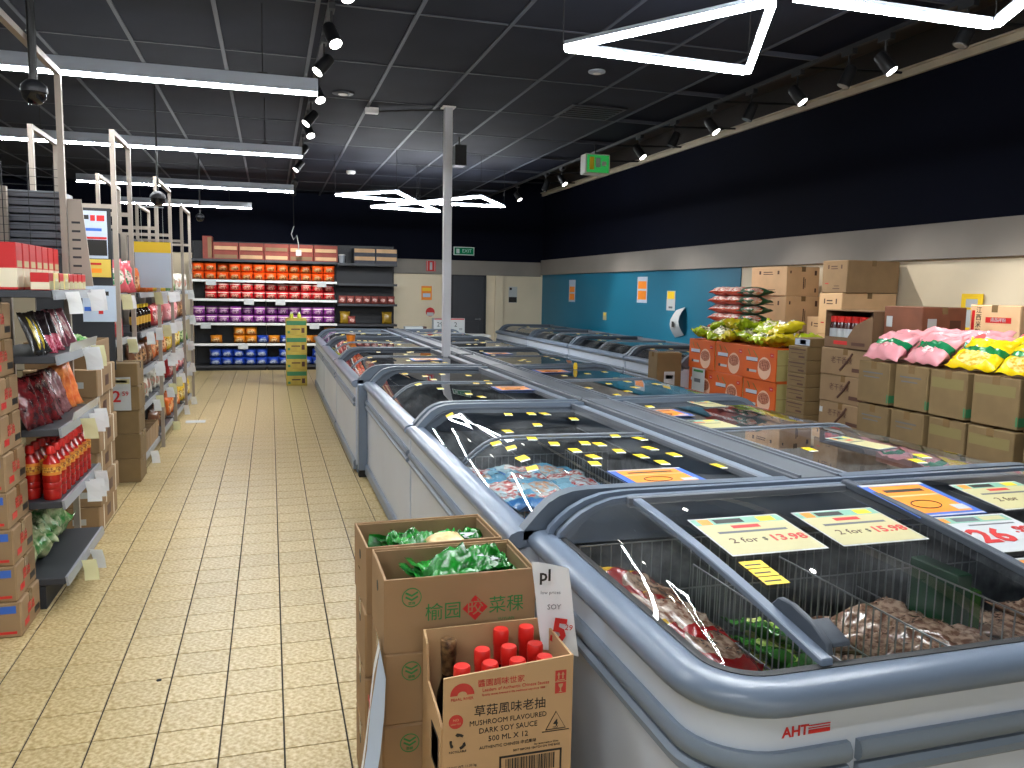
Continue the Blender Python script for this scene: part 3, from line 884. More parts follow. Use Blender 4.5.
def open_carton(w, d, h, label, group=None, material=None, name='open_cardboard_box', th=0.006, cut=0.0, flaps=False):
    """topless carton with real walls; base at z=0"""
    t = thing(name, label, 'box', group=group)
    m = MB()
    m.box(-w/2, w/2, -d/2, -d/2 + th, 0, h).box(-w/2, w/2, d/2 - th, d/2, 0, h)
    m.box(-w/2, -w/2 + th, -d/2 + th, d/2 - th, 0, h).box(w/2 - th, w/2, -d/2 + th, d/2 - th, 0, h)
    m.box(-w/2 + th, w/2 - th, -d/2 + th, d/2 - th, 0, th)
    m.build('walls', material or M_card, t, world=False, bevel=0.0015)
    return t
def panel_print(parent, rects, rot, base, normal_off=0.0008, name='print'):
    """flat printed shapes: rects = [(u0,u1,v0,v1,material)] in face coordinates; base = local point of face origin"""
    B = Vector(base)
    ux = {FACE_NY: Vector((1, 0, 0)), FACE_NX: Vector((0, -1, 0)), FACE_PX: Vector((0, 1, 0))}[rot]
    nx = {FACE_NY: Vector((0, -1, 0)), FACE_NX: Vector((-1, 0, 0)), FACE_PX: Vector((1, 0, 0))}[rot]
    uz = Vector((0, 0, 1))
    for (u0, u1, v0, v1, mt) in rects:
        m = MB()
        a = [B + ux * u + uz * v + nx * normal_off for u, v in ((u0, v0), (u1, v0), (u1, v1), (u0, v1))]
        b = [p - nx * (normal_off * 0.9) for p in a]
        i = len(m.v); m.v += [tuple(p) for p in a + b]
        m.f += [(0, 1, 2, 3), (7, 6, 5, 4), (0, 4, 5, 1), (1, 5, 6, 2), (2, 6, 7, 3), (3, 7, 4, 0)]
        m.build(name, mt, parent, world=False)
def bottle_mesh(h, r, cap=0.2, n=12, neck=0.45):
    return [(r * 0.92, 0), (r, 0.01), (r, h * 0.18), (r * 0.94, h * 0.20), (r, h * 0.22), (r, h * 0.30), (r * 0.94, h * 0.32), (r, h * 0.34), (r, h * 0.62), (r * 0.9, h * 0.70), (r * neck, h * 0.80), (r * neck, h * 0.85)]
# ================================================================ shelving on the left
M_shelf = mat('shelf_charcoal', '#34373d', 0.5, 0.1)
M_shelfd = mat('shelf_back_panel', '#24262b', 0.6)
M_rail = mat('price_rail', '#8d9299', 0.35, 0.2)
M_railclear = mat('clear_lip', '#a7a7a5', 0.2)
M_post = mat('rack_post_beige', '#9a8f84', 0.45, 0.2)
M_tag = mat('price_tag_paper', '#f2f5f8', 0.5)
M_tagy = mat('price_tag_cream', '#e6e3b4', 0.5)
M_inkgrey = mat('print_grey', '#5b5f66', 0.6)
def price_tags(shelf, xf, zs, ylist, r, h=0.112, w=0.082):
    ox, oy, oz = wloc(shelf)
    for y in ylist:
        m = MB()
        tl = r.uniform(0.008, 0.02); dz = r.uniform(-0.01, 0.01)
        a, b = y - w / 2, y + w / 2
        x0 = xf + 0.006
        wx = w * r.uniform(0.8, 0.95); wy = -w * r.uniform(0.1, 0.35)
        m.sheet([[(x0, y, zs + dz), (x0 + wx, y + wy, zs + dz + 0.004)], [(x0 + tl * 0.5 + 0.004, y + 0.004, zs - h * 0.5), (x0 + tl * 0.5 + 0.004 + wx, y + wy, zs - h * 0.5)], [(x0 + tl, y, zs - h), (x0 + tl + wx, y + wy, zs - h + 0.004)]])
        mid = Vector((x0 + tl * 0.5 + 0.004 + wx / 2, y + 0.004 + wy / 2, zs - h * 0.5)) + Vector((wy, -wx, 0)).normalized() * 0.003
        m.build('price_tag', M_tagy if r.random() < 0.15 else M_tag, shelf)
def bay(label, y0, y1, xf, shelves, base_z=0.14, depth=0.42, top=2.15, tags=3, seed=1, base_in=0.0):
    r = random.Random(seed)
    xb = xf - depth - 0.05
    t = thing('shelf_bay', label, 'shelf', ((xf + xb) / 2, (y0 + y1) / 2, 0), group='shelf bays along the left aisle')
    MB().box(xb - 0.03, xb, y0, y1, 0.05, top).build('back_panel', M_shelfd, t)
    MB().box(xb, xf - 0.10 - base_in, y0 + 0.01, y1 - 0.01, 0, base_z - 0.04).build('plinth', M_shelfd, t)
    for y in (y0 + 0.015, y1 - 0.015):
        MB().box(xb, xb + 0.05, y - 0.015, y + 0.015, 0, top).build('upright', M_post, t)
    xf0 = xf
    for k, (z, dp) in enumerate([(base_z, depth + 0.03)] + shelves):
        xf = xf0 - base_in if k == 0 else xf0
        if k == 0: dp -= base_in
        s = MB().box(xf - dp, xf - 0.012, y0 + 0.008, y1 - 0.008, z - 0.035, z).build('shelf', M_shelf, t, bevel=0.003)
        MB().prism([(xf - 0.012, z + 0.004), (xf, z + 0.002), (xf + 0.006, z - 0.042), (xf - 0.006, z - 0.044)], y0 + 0.008, y1 - 0.008, 'y').build('price_rail', M_rail, s)
        if tags:
            n = tags if k else max(1, tags - 1)
            price_tags(s, xf, z - 0.005, sorted(y0 + 0.12 + (y1 - y0 - 0.24) * r.random() for _ in range(n)), r)
    return t
BAY_A = bay('nearest shelf bay on the left with red sauce bottles and an empty bottom shelf', 4.345, 5.26, -0.99, [(0.545, 0.40), (0.905, 0.40), (1.262, 0.40), (1.578, 0.38)], base_z=0.155, seed=3)
others = [(6.40, 7.02, 'second'), (7.56, 8.56, 'third'), (8.62, 9.70, 'fourth'), (9.76, 10.90, 'fifth'), (10.98, 11.95, 'sixth')]
BAYS = []
for k, (a, b, n) in enumerate(others):
    xf_ = -1.08 if k == 0 else -1.07
    BAYS.append((a, b, n, bay('%s shelf bay from the viewer along the left aisle' % n, a, b, xf_, [(1.20, 0.36), (1.54, 0.34)] if k == 0 else [(0.56, 0.36), (0.87, 0.36), (1.20, 0.36), (1.54, 0.34)], base_z=0.12, seed=20 + k, tags=2, base_in=0.22 if k == 0 else 0.0), xf_))
# slotted grey end upright on the nearest bay and wire back grid
o = MB().prism([(-1.118, 1.60), (-1.0, 1.60), (-1.045, 2.10), (-1.118, 2.10)], 5.298, 5.310, 'y').build('end_panel', M_post, BAY_A)
for k in range(7):
    z = 1.66 + k * 0.05
    MB().box(-1.10, -1.055, 5.2965, 5.2975, z, z + 0.012).build('slot', M_shelfd, o)
wp = thing('wire_grid_panel', 'black wire grid hanging behind the red tea boxes on the top left shelf', 'wire grid', (-1.15, 5.20, 1.8))
for k in range(11): MB().cyl((-1.62, 5.2, 1.80 + k * 0.045), (-1.14, 5.2, 1.80 + k * 0.045), 0.0018, n=4).build('cross_wire', M_dark, wp)
for k in range(4): MB().cyl((-1.55 + k * 0.13, 5.197, 1.78), (-1.55 + k * 0.13, 5.197, 2.28), 0.003, n=4).build('upright_wire', M_dark, wp)
tr = thing('tray_stack', 'stack of grey trays stored behind the black wire grid', 'trays', (-1.4, 5.4, 1.78))
M_tray = mat('grey_tray', '#5a5d66', 0.4, noise_scale=4, noise_amt=0.15)
for k in range(8):
    MB().box(-1.64, -1.14, 5.31, 5.55, 1.78 + k * 0.046, 1.78 + k * 0.046 + 0.038).build('tray', M_tray, tr, bevel=0.004)
# beige frames with top rails
def frame(t, y0, y1, x0, x1, z, low=0.0):
    s = 0.016
    for x in (x0, x1):
        for y in (y0, y1):
            MB().box(x - s, x + s, y - s, y + s, low, z - s).build('post', M_post, t)
        MB().box(x - s, x + s, y0 - s, y1 + s, z - s, z + s).build('top_rail', M_post, t)
    for y in (y0, y1):
        MB().box(x0 + s, x1 - s, y - s, y + s, 2.14, 2.17).build('cross_rail', M_post, t)
for x in (-1.50, -1.135): MB().box(x - 0.016, x + 0.016, 5.265, 5.297, 0, 2.784).build('post', M_post, BAY_A)
MB().box(-1.151, -1.119, 3.2, 5.297, 2.784, 2.816).build('top_rail', M_post, BAY_A)
frame(BAYS[0][3], 6.37, 7.045, -1.55, -1.045, 2.67, 1.06)
frame(BAYS[2][3], 8.605, 9.73, -1.55, -1.045, 2.63)
frame(BAYS[4][3], 10.95, 11.98, -1.55, -1.045, 2.58)

# ---- goods of the nearest bay
XF = -0.99
M_teared = packmat('tea_box_red', '#b81f22', '#b81f22', '#a51a1e', 0.4, band=[(2, 0.06, 0.46, '#d9cfb6')])
M_teacream = packmat('tea_box_cream', '#e3cf8a', '#e9e7df', '#b9c7d0', 0.4, centre=(0.5, 0.5, 0.5), size=(0.6, 0.34, 0.34))
tb = MB().box(-0.04, 0.04, -0.044, 0.044, 0, 0.085)
tea = tb.mesh('tea_box', bevel=0.003)
def one(name, me, m, label, cat, loc, rot=None, group=None, part=None):
    o = put(name, me, m, None, loc, rot)
    return tag(o, label, cat, group)
GT = 'tea boxes on the top left shelf'
for k in range(8):
    t = thing('tea_box', 'red and cream tea box on the top left shelf, front row, %s from the viewer' % ORD[k], 'box', (-1.055, 4.41 + k * 0.103, 1.579), group=GT)
    put('carton', tea, M_teacream if k in (1, 3) else M_teared, t)
    put('label_panel', MB().box(0.0401, 0.041, -0.036, 0.036, 0.005, 0.045).mesh('label_panel') if k == 0 else bpy.data.meshes['label_panel'], M_cream2, t)
for k in range(7):
    t = thing('tea_box', 'tall red tea box in the top left shelf back row, %s from the viewer' % ORD[k], 'box', (-1.19, 4.42 + k * 0.118, 1.579), group=GT)
    put('carton', MB().box(-0.04, 0.04, -0.05, 0.05, 0, 0.225).mesh('tall_tea_box', bevel=0.003) if k == 0 else bpy.data.meshes['tall_tea_box'], M_teared, t)
    put('label_panel', MB().box(0.0401, 0.041, -0.036, 0.036, 0.11, 0.14).mesh('tall_label') if k == 0 else bpy.data.meshes['tall_label'], M_cream2, t)
# leaning seaweed and snack bags, shelf at 1.262
def leaning(name, me, materials, z, x, ys, tilt, lab, cat, group, rz=math.pi / 2, jitter=0.12, seed=1):
    r = random.Random(seed)
    for k, y in enumerate(ys):
        o = put(name, me, materials[k % len(materials)], None, (x + r.uniform(-0.02, 0.02), y, z), (-tilt + r.uniform(-jitter, jitter) * 0.5, r.uniform(-jitter, jitter), rz + r.uniform(-jitter, jitter)))
        tag(o, lab[k % len(lab)] + ', %s from the viewer' % ORD[k], cat, group)
bagS = stand_mesh('seaweed_bag', 0.115, 0.225, 0.026, seed=4, nx=8, ny=10)
SB = [packmat('bag_black_yellow', '#17130f', '#b9a12a', '#6d6418', 0.25, centre=(0.5, 0.5, 0.5), size=(0.2, 0.9, 0.4)),
      packmat('bag_black_red', '#1a1014', '#8f2338', '#c77488', 0.22, centre=(0.5, 0.5, 0.2), size=(0.7, 0.9, 0.25)),
      packmat('bag_pink_white', '#6e3a44', '#e2cfcb', '#b56a74', 0.22, centre=(0.45, 0.5, 0.55), size=(0.2, 0.9, 0.4))]
leaning('seaweed_bag', bagS, [SB[0], SB[0], SB[1], SB[0], SB[1], SB[1], SB[0], SB[1], SB[2], SB[1], SB[2], SB[2], SB[2]], 1.264, -1.075, [4.39 + k * 0.062 for k in range(13)], 0.42, ['glossy dark snack bag leaning on the nearest bay fourth shelf'], 'bag', 'leaning snack bags', seed=5, rz=math.pi/2 - 0.35)
MB().prism([(XF - 0.004, 1.262), (XF + 0.002, 1.262), (XF + 0.012, 1.31), (XF + 0.006, 1.31)], 4.60, 5.24, 'y').build('clear_lip', M_railclear, BAY_A)
# chilli bags and orange bags on the third shelf
bagC = stand_mesh('dried_chilli_bag', 0.15, 0.26, 0.045, seed=9, nx=10, ny=12, wr=0.2)
M_chili = mat('chilli_bag', '#240a0c', 0.2, noise_scale=22, color2='#6d1c20', bump=0.6, bump_scale=35)
M_chili2 = mat('chilli_bag_clear', '#4a1a1e', 0.15, noise_scale=18, color2='#a8787a', bump=0.6, bump_scale=35)
M_orbag = mat('orange_snack_bag', '#d9591c', 0.35, noise_scale=26, color2='#ef9350', bump=0.3)
leaning('dried_chilli_bag', bagC, [M_chili, M_chili, M_chili, M_chili2, M_chili, M_chili2, M_chili2], 0.907, -1.09, [4.40, 4.49, 4.58, 4.68, 4.77, 4.86, 4.95], 0.38, ['dark red dried chilli bag on the nearest bay third shelf'], 'bag', 'dried chilli bags', seed=8, rz=math.pi/2 - 0.45)
leaning('orange_snack_bag', bagC, [M_orbag], 0.907, -1.10, [5.05, 5.17], 0.2, ['bright orange snack bag at the far end of third shelf'], 'bag', 'orange snack bags', seed=3, rz=math.pi/2 - 0.45)
MB().prism([(XF - 0.004, 0.905), (XF + 0.002, 0.905), (XF + 0.012, 0.952), (XF + 0.006, 0.952)], 4.60, 5.24, 'y').build('clear_lip', M_railclear, BAY_A)
# red sauce bottles
M_sauce = mat('red_sauce', '#9c1712', 0.18, noise_scale=30, noise_amt=0.2)
M_capred = mat('red_cap', '#d4261f', 0.35)
M_saucelab = packmat('sauce_label', '#c8792a', '#e0b04a', '#7c2c18', 0.4, centre=(0.5, 0.5, 0.5), size=(2, 2, 0.25))
def sauce_bottle():
    t = thing('sauce_bottle', 'x', 'bottle', group='red sauce bottles on the second shelf')
    MB().lathe(bottle_mesh(0.27, 0.042, neck=0.4), 14).build('body', M_sauce, t, world=False, smooth='auto')
    MB().lathe([(0.0435, 0.125), (0.0435, 0.18)], 14).build('label', M_saucelab, t, world=False, smooth='auto')
    MB().lathe([(0.019, 0.228), (0.021, 0.23), (0.021, 0.258), (0.017, 0.268)], 12).build('cap', M_capred, t, world=False, smooth='auto')
    return t
sb = sauce_bottle()
for i in range(2):
    for k in range(8):
        place(sb, USED, (-1.055 - i * 0.10, 4.42 + k * 0.099 + i * 0.03, 0.546), 0, 'red sauce bottle with orange label on the second shelf, %s row, %s from the viewer' % (('front', 'back')[i], ORD[k]))
# crumpled green bags on the bottom shelf
M_greenbag = mat('green_veg_bag', '#2f7d34', 0.2, noise_scale=16, color2='#c8cba0', bump=0.5, bump_scale=30)
for k in range(5):
    me = leafy('green_packet', 0.22, 0.24, 0.15, 60 + k)
    tag(put('green_packet', me, M_greenbag, None, (-1.27, 4.56 + k * 0.145, 0.156 + 0.0), (0, 0, RND.uniform(-0.5, 0.5))), 'crumpled green and clear packet at the back of bottom shelf, %s from the viewer' % ORD[k], 'bag', 'green packets on the bottom shelf')
# ---- cartons with blue and red print stacked at the left edge
GL = 'printed cartons at the left edge'
zc = 0
for k in range(9):
    h = 0.168
    t = carton(0.40, 0.31, h, 'brown carton with blue and red print stacked at the left edge, %s from the floor' % ORD[k], GL, M_card)
    t.location = (-1.312 - 0.008 * k - 0.004 * (k % 2), 4.178, zc + 0.0005)
    f = (-0.2, -0.155, 0)
    panel_print(t, [(0.02, 0.38, 0.115, 0.150, M_blue), (0.02, 0.38, 0.018, 0.030, M_red), (0.05, 0.2, 0.05, 0.09, M_inkgrey)], FACE_NY, f)
    txt('醬油', 0.055, M_red, t, (0.2008, 0.0, 0.09), FACE_PX)
    panel_print(t, [(0.05, 0.12, 0.03, 0.06, M_red), (0.21, 0.29, 0.03, 0.06, M_ink)], FACE_PX, (0.2, -0.155, 0))
    zc += h + 0.001
# ---- strapped cartons beyond the nearest bay
zc = 0
for k in range(6):
    h = (0.175, 0.18, 0.17, 0.185, 0.175, 0.18)[k]
    t = carton(0.42, 0.62, h, 'brown carton with pale straps beside the nearest bay, %s from the floor' % ORD[k], 'strapped brown cartons', M_card, tape='y')
    t.location = (-1.285 + (0.012 if k % 2 else -0.006), 5.95, zc + 0.0005)
    for y in (-0.17, 0.17):
        MB().box(-0.2115, 0.2115, y - 0.008, y + 0.008, -0.0002, h + 0.001).build('strap', M_strap, t, world=False)
    panel_print(t, [(-0.06, 0.06, 0.05, 0.12, M_inkbrown)], FACE_PX, (0.2105, 0.0, 0))
    panel_print(t, [(-0.05, 0.03, 0.06, 0.10, M_paper)], FACE_NY, (0.10, -0.31, 0))
    zc += h + 0.001
t = open_carton(0.40, 0.5, 0.17, 'open carton of green packets on top of the strapped cartons', None, M_card)
t.location = (-1.285, 5.95, zc + 0.0005)
for k in range(3):
    tag(put('green_packet', leafy('green_packet', 0.2, 0.16, 0.10, 80 + k), M_greenbag, None, (-1.28, 5.80 + k * 0.15, zc + 0.085)), 'green packet in the open carton above the strapped cartons, %s from the viewer' % ORD[k], 'bag', 'green packets in the open carton')
# posters on the end of the second bay, facing the viewer
def poster(label, x0, x1, z0, z1, y, base, rects, texts=(), frame_m=None, name='poster', cat='poster'):
    t = thing(name, label, cat, ((x0 + x1) / 2, y, z0))
    MB().box(x0, x1, y - 0.002, y, z0, z1).build('sheet', base, t)
    if rects: panel_print(t, [(u0 - (x0 + x1) / 2, u1 - (x0 + x1) / 2, v0 - z0, v1 - z0, m) for (u0, u1, v0, v1, m) in rects], FACE_NY, (0, -0.002, 0))
    for (s, size, u, v, m) in texts:
        txt(s, size, m, t, (u - (x0 + x1) / 2, -0.0032, v - z0), FACE_NY)
    return t
ep = MB().box(-1.56, -1.07, 6.345, 6.358, 1.0, 2.14).build('end_sheet', M_shelfd, BAYS[0][3])
poster('white security notice with camera picture above the strapped cartons', -1.313, -1.093, 1.79, 2.12, 6.343, M_paperblue,
       [(-1.278, -1.208, 2.06, 2.09, M_ink), (-1.198, -1.168, 2.05, 2.09, M_red), (-1.158, -1.108, 2.05, 2.09, M_red), (-1.308, -1.098, 1.925, 1.94, M_red), (-1.298, -1.098, 1.81, 1.92, M_ink), (-1.298, -1.278, 2.0, 2.02, M_blue), (-1.268, -1.128, 1.98, 2.0, M_blue)])
poster('yellow handwritten sign below the white security notice', -1.278, -1.078, 1.66, 1.785, 6.342, mat('old_yellow_paper', '#d2b44f', 0.6),
       [(-1.258, -1.138, 1.745, 1.76, M_red), (-1.228, -1.138, 1.69, 1.72, M_orange)])
poster('white and blue leaflet in a frame behind the nearest bay', -1.268, -1.053, 1.345, 1.60, 6.341, M_paperblue,
       [(-1.248, -1.208, 1.52, 1.56, M_blue), (-1.178, -1.098, 1.53, 1.56, M_ink), (-1.258, -1.198, 1.42, 1.45, M_blue), (-1.168, -1.138, 1.40, 1.43, M_red)])
# second stack of cartons with price sign
zc = 0
for k in range(5):
    h = (0.195, 0.205, 0.19, 0.2, 0.185)[k]
    t = carton(0.235, 0.32, h, 'plain brown carton behind the strapped cartons, %s from the floor' % ORD[k], 'plain cartons in the aisle', M_card_g, tape='x')
    t.location = (-1.155 + (0.006 if k % 2 else 0), 7.235, zc + 0.0005)
    zc += h + 0.001
t = thing('price_sign', 'white price sign reading 2.59 on the plain brown cartons', 'sign', (-1.165, 7.062, 0.60))
MB().box(-1.255, -1.09, 7.060, 7.063, 0.60, 0.87).build('sheet', M_paper, t)
panel_print(t, [(-0.08, 0.07, 0.215, 0.255, M_cream2), (-0.07, 0.05, 0.225, 0.245, M_inkgrey)], FACE_NY, (0, -0.002, 0))
txt('2', 0.13, M_red, t, (-0.03, -0.0035, 0.11), bold=0.002); txt('59', 0.05, M_red, t, (0.035, -0.0035, 0.135), bold=0.0005)
# yellow topped sign standing out of the third bay
t = thing('hanging_sign', 'blank pale sign with yellow header above the left shelves', 'sign', (-1.02, 8.0, 1.58))
MB().box(-1.16, -0.86, 7.995, 8.0, 1.585, 1.90).build('board', M_paperblue, t)
MB().box(-1.165, -0.86, 7.99, 8.0, 1.90, 1.995).build('header', M_yellow, t)
for x in (-1.10, -0.92): MB().cyl((x, 8.0, 1.995), (x, 8.0, 2.30), 0.0015, n=4).build('wire', M_paper, t)
MB().box(-1.11, -0.91, 7.998, 8.002, 2.30, 2.31).build('hanger', M_paper, t)
# ---- goods on the farther bays
r_ = random.Random(11)
palette = [('red', '#b3242b', '#e7c9c0', '#6d1218'), ('yellow', '#d9b425', '#f1e6b0', '#9a6a18'), ('pink', '#d07f84', '#f0dcd8', '#a83c48'), ('green', '#4f7d3a', '#c9d6a0', '#2e4a20'), ('brown', '#6a4228', '#c79a6a', '#32190f'), ('white', '#d8d4c8', '#b06a5a', '#8a9a8a'), ('orange', '#d96a20', '#f0c08a', '#8a3a10')]
PM = [(n, packmat('snack_' + n, a, b, c, 0.3, size=(0.35, 0.6, 0.32))) for n, a, b, c in palette]
bagM = [stand_mesh('snack_bag', 0.16, 0.22, 0.07, seed=30 + k, nx=8, ny=8) for k in range(3)]
M_brown_glass = mat('dark_sauce_glass', '#1d0f0a', 0.1)
M_glab = packmat('gold_label', '#c79a3a', '#efe0b0', '#6a3a12', 0.4)
def jar():
    t = thing('sauce_jar', 'x', 'jar', group='dark sauce bottles on the left shelves')
    MB().lathe(bottle_mesh(0.24, 0.036, neck=0.36), 10).build('body', M_brown_glass, t, world=False, smooth='auto')
    MB().lathe([(0.0372, 0.06), (0.0372, 0.13)], 10).build('label', M_glab, t, world=False, smooth='auto')
    MB().lathe([(0.014, 0.202), (0.015, 0.235)], 8).build('cap', M_yellow, t, world=False)
    return t
jr = jar()
SH = ['bottom', 'second', 'third', 'fourth', 'top']
for bi, (a, b, bn, root, xf_) in enumerate(BAYS):
    for si, z in enumerate((0.12, 0.56, 0.87, 1.20, 1.54)):
        if bi == 0 and si != 3: continue
        n = 5 if bi else 4
        kind = (bi * 5 + si * 3) % 7
        nm, mt = PM[(bi * 2 + si) % 7]
        if (bi, si) == (1, 3): kind = 'jar'
        if (bi, si) == (0, 4): nm, mt = PM[2]
        if (bi, si) == (0, 3): nm, mt = PM[0]
        if (bi, si) == (0, 2): nm, mt = PM[1]
        if (bi, si) == (1, 1): nm, mt = PM[5]
        for k in range(n):
            y = a + 0.12 + (b - a - 0.24) * k / (n - 1)
            if kind == 'jar':
                place(jr, USED, (xf_ - 0.07, y, z + 0.001), 0, 'dark yellow-capped sauce bottle on the third bay fourth shelf, %s from the viewer' % ORD[k])
            elif (bi, si) == (1, 0):
                t = open_carton(0.24, 0.18, 0.17, 'small open display carton on the bottom shelf of the third bay, %s from the viewer' % ORD[k], 'display cartons', M_card, name='display_carton')
                t.location = (-1.20, y, z + 0.001)
            else:
                o = put('snack_bag', bagM[k % 3], mt, None, (xf_ - 0.085 + r_.uniform(-0.02, 0.03), y, z + 0.001), (-0.12 + r_.uniform(-0.1, 0.1), 0, math.pi / 2 - 0.35 + r_.uniform(-0.25, 0.25)))
                tag(o, '%s snack bag on the %s left bay, %s shelf, %s from the viewer' % (nm, bn, SH[si], ORD[k]), 'bag', 'snack bags on the left shelves')
bagP = [stand_mesh('candy_bag', 0.24, 0.26, 0.12, seed=50 + k, nx=10, ny=10, wr=0.3) for k in range(2)]
M_candy = packmat('candy_bag_pink', '#d9606c', '#f3d9d5', '#3f8a5a', 0.25, size=(0.35, 0.6, 0.3))
for k in range(2):
    tag(put('candy_bag', bagP[k % 2], M_candy, None, (-1.10, 6.62 + k * 0.27, 1.545), (-0.25, 0.1 * (k - 1), math.pi / 2 - 0.8)), 'large pink candy bag bulging out of the top shelf, %s from the viewer' % ORD[k], 'bag', 'large pink candy bags')
# stray paper slip on the aisle floor
m = MB().sheet([[(-0.98 + 0.044 * i, 10.05 + 0.06 * j, 0.003 + 0.004 * ((i * 3 + j) % 3)) for i in range(6)] for j in range(4)])
tag(m.build('paper_slip', M_paper, None, world=False), 'crumpled white paper slip lying on the aisle floor tiles', 'paper')
tag(MB().lathe([(0.011, 0.001), (0.010, 0.004), (0.004, 0.006)], 9, (-0.462, 3.427, 0)).build('dark_spot', M_ink, None, world=False), 'small dark crumb lying on a floor tile in the aisle', 'crumb')
# ================================================================ noodle shelving across the back
BX = [-1.42, -0.08, 1.26, 2.44]
BY0, BY1 = 16.2, 16.72
ZS = [[0.10, 0.52, 0.91, 1.365, 1.722, 2.106], [0.10, 0.52, 0.91, 1.365, 1.722, 2.106], [0.10, 0.60, 0.90, 1.30, 1.70, 2.09]]
M_lit = mat('shelf_white_edge', '#d8dadb', 0.4)
BBAY = []
for k in range(3):
    x0, x1 = BX[k], BX[k + 1]
    t = thing('shelf_bay', 'black wall shelf bay across the back of the store, %s' % ('left of three', 'middle of three', 'right of three')[k], 'shelf', ((x0 + x1) / 2, (BY0 + BY1) / 2, 0), group='back wall shelf bays')
    MB().box(x0 + 0.004, x1 - 0.004, BY1, BY1 + 0.04, 0.0, 2.46).build('back_panel', mat('back_panel_slate', '#171a22', 0.5, noise_scale=1.5, noise_amt=0.2), t)
    for j in range(4): MB().box(x0 + 0.006, x1 - 0.006, BY1 - 0.004, BY1, 2.14 + j * 0.08, 2.145 + j * 0.08).build('panel_groove', M_dark, t)
    for x in (x0 + 0.018, x1 - 0.018):
        MB().box(x - 0.014, x + 0.014, BY1 - 0.05, BY1, 0, 2.44).build('upright', M_dark, t)
    MB().box(x0 + 0.01, x1 - 0.01, BY0 + 0.06, BY1, 0, 0.06).build('plinth', M_dark, t)
    for j, z in enumerate(ZS[k]):
        s = MB().box(x0 + 0.006, x1 - 0.006, BY0, BY1 - 0.05, z - 0.035, z).build('shelf', M_dark, t)
        MB().box(x0 + 0.006, x1 - 0.006, BY0 - 0.008, BY0 - 0.0005, z - 0.042, z + 0.003).build('price_rail', M_lit if (k < 2 and 0 < j < 5) else M_shelf, s)
        if k < 2 and 0 < j < 5:
            for q in range(2): put('price_card', MB().box(-0.09, 0.09, -0.006, 0, -0.10, 0.0).mesh('price_card'), M_paper, s, (x0 + 0.35 + q * 0.6 - t.location.x + RND.uniform(-0.15, 0.15), BY0 - 0.009 - t.location.y, z - 0.006)) if (j + q + k) % 2 == 0 else None
    BBAY.append(t)
NP = {}
def noodle(color, base, a, b):
    NP[color] = packmat('noodle_pack_' + color, base, a, b, 0.28, centre=(0.5, 0.5, 0.36), size=(0.36, 0.9, 0.30), band=[(2, 0.70, 0.80, '#f0e6d8')] if color in ('red', 'purple') else None)
noodle('orange', '#e8591a', '#d9a86a', '#7a2a10'); noodle('red', '#d0202a', '#e6b09a', '#8a1a18')
noodle('purple', '#86308f', '#d9b6d0', '#5a1e5e'); noodle('amber', '#c97a1c', '#e8c890', '#7a3a10'); noodle('blue', '#1d3f9e', '#b9c4d6', '#5a6a9a')
npk = MB()
pk = pillow(0.215, 0.155, 0.17, seed=2, nx=8, ny=8, crimp=0.06, wr=0.05)
pk.v = [(x, -(z - 0.085), y + 0.0775) for x, y, z in pk.v]
PKM = pk.mesh('noodle_pack', smooth=True)
RN = ['bottom', 'second', 'third', 'fourth', 'fifth', 'top']
def noodle_row(color, z, si, x0, x1, n, skip_top=(), skip_bot=(), recess=()):
    for lay in range(2):
        for k in range(n):
            if (lay and k in skip_top) or (not lay and k in skip_bot): continue
            x = x0 + (x1 - x0) * (k + 0.5) / n
            y = BY0 + 0.12 + (0.14 if (lay, k) in recess else 0) + RND.uniform(-0.008, 0.008)
            o = put('noodle_pack', PKM, NP[color], None, (x, y, z + 0.001 + lay * 0.157), (0, 0, RND.uniform(-0.05, 0.05)))
            tag(o, '%s noodle pack on the %s back shelf, %s layer, %s from the left' % (color, RN[si], ('lower', 'upper')[lay], ORD[k]), 'noodle pack', '%s noodle packs on the back shelf' % color)
noodle_row('orange', 1.722, 4, -1.40, 1.22, 12, recess=[(1, 2), (1, 8), (1, 9)])
noodle_row('red', 1.365, 3, -1.18, 1.22, 11, recess=[(1, 5), (1, 6), (1, 7), (1, 10)])
noodle_row('purple', 0.91, 2, -1.40, 1.22, 12, recess=[(1, 1), (1, 2), (1, 4), (1, 6), (1, 7), (1, 8)])
noodle_row('amber', 0.52, 1, -1.10, 1.22, 11, skip_top=(0, 1, 4, 5, 6, 8, 9), skip_bot=(1, 4, 6))
for k, x in enumerate((-0.145, 0.28)):
    tag(put('noodle_pack', PKM, NP['blue'], None, (x, BY0 + 0.12, 0.521)), 'blue noodle pack among amber packs on the second back shelf, %s one' % ('left', 'right')[k], 'noodle pack', 'blue noodle packs among amber ones')
noodle_row('blue', 0.10, 0, -1.12, 1.20, 11, skip_top=(5, 8))
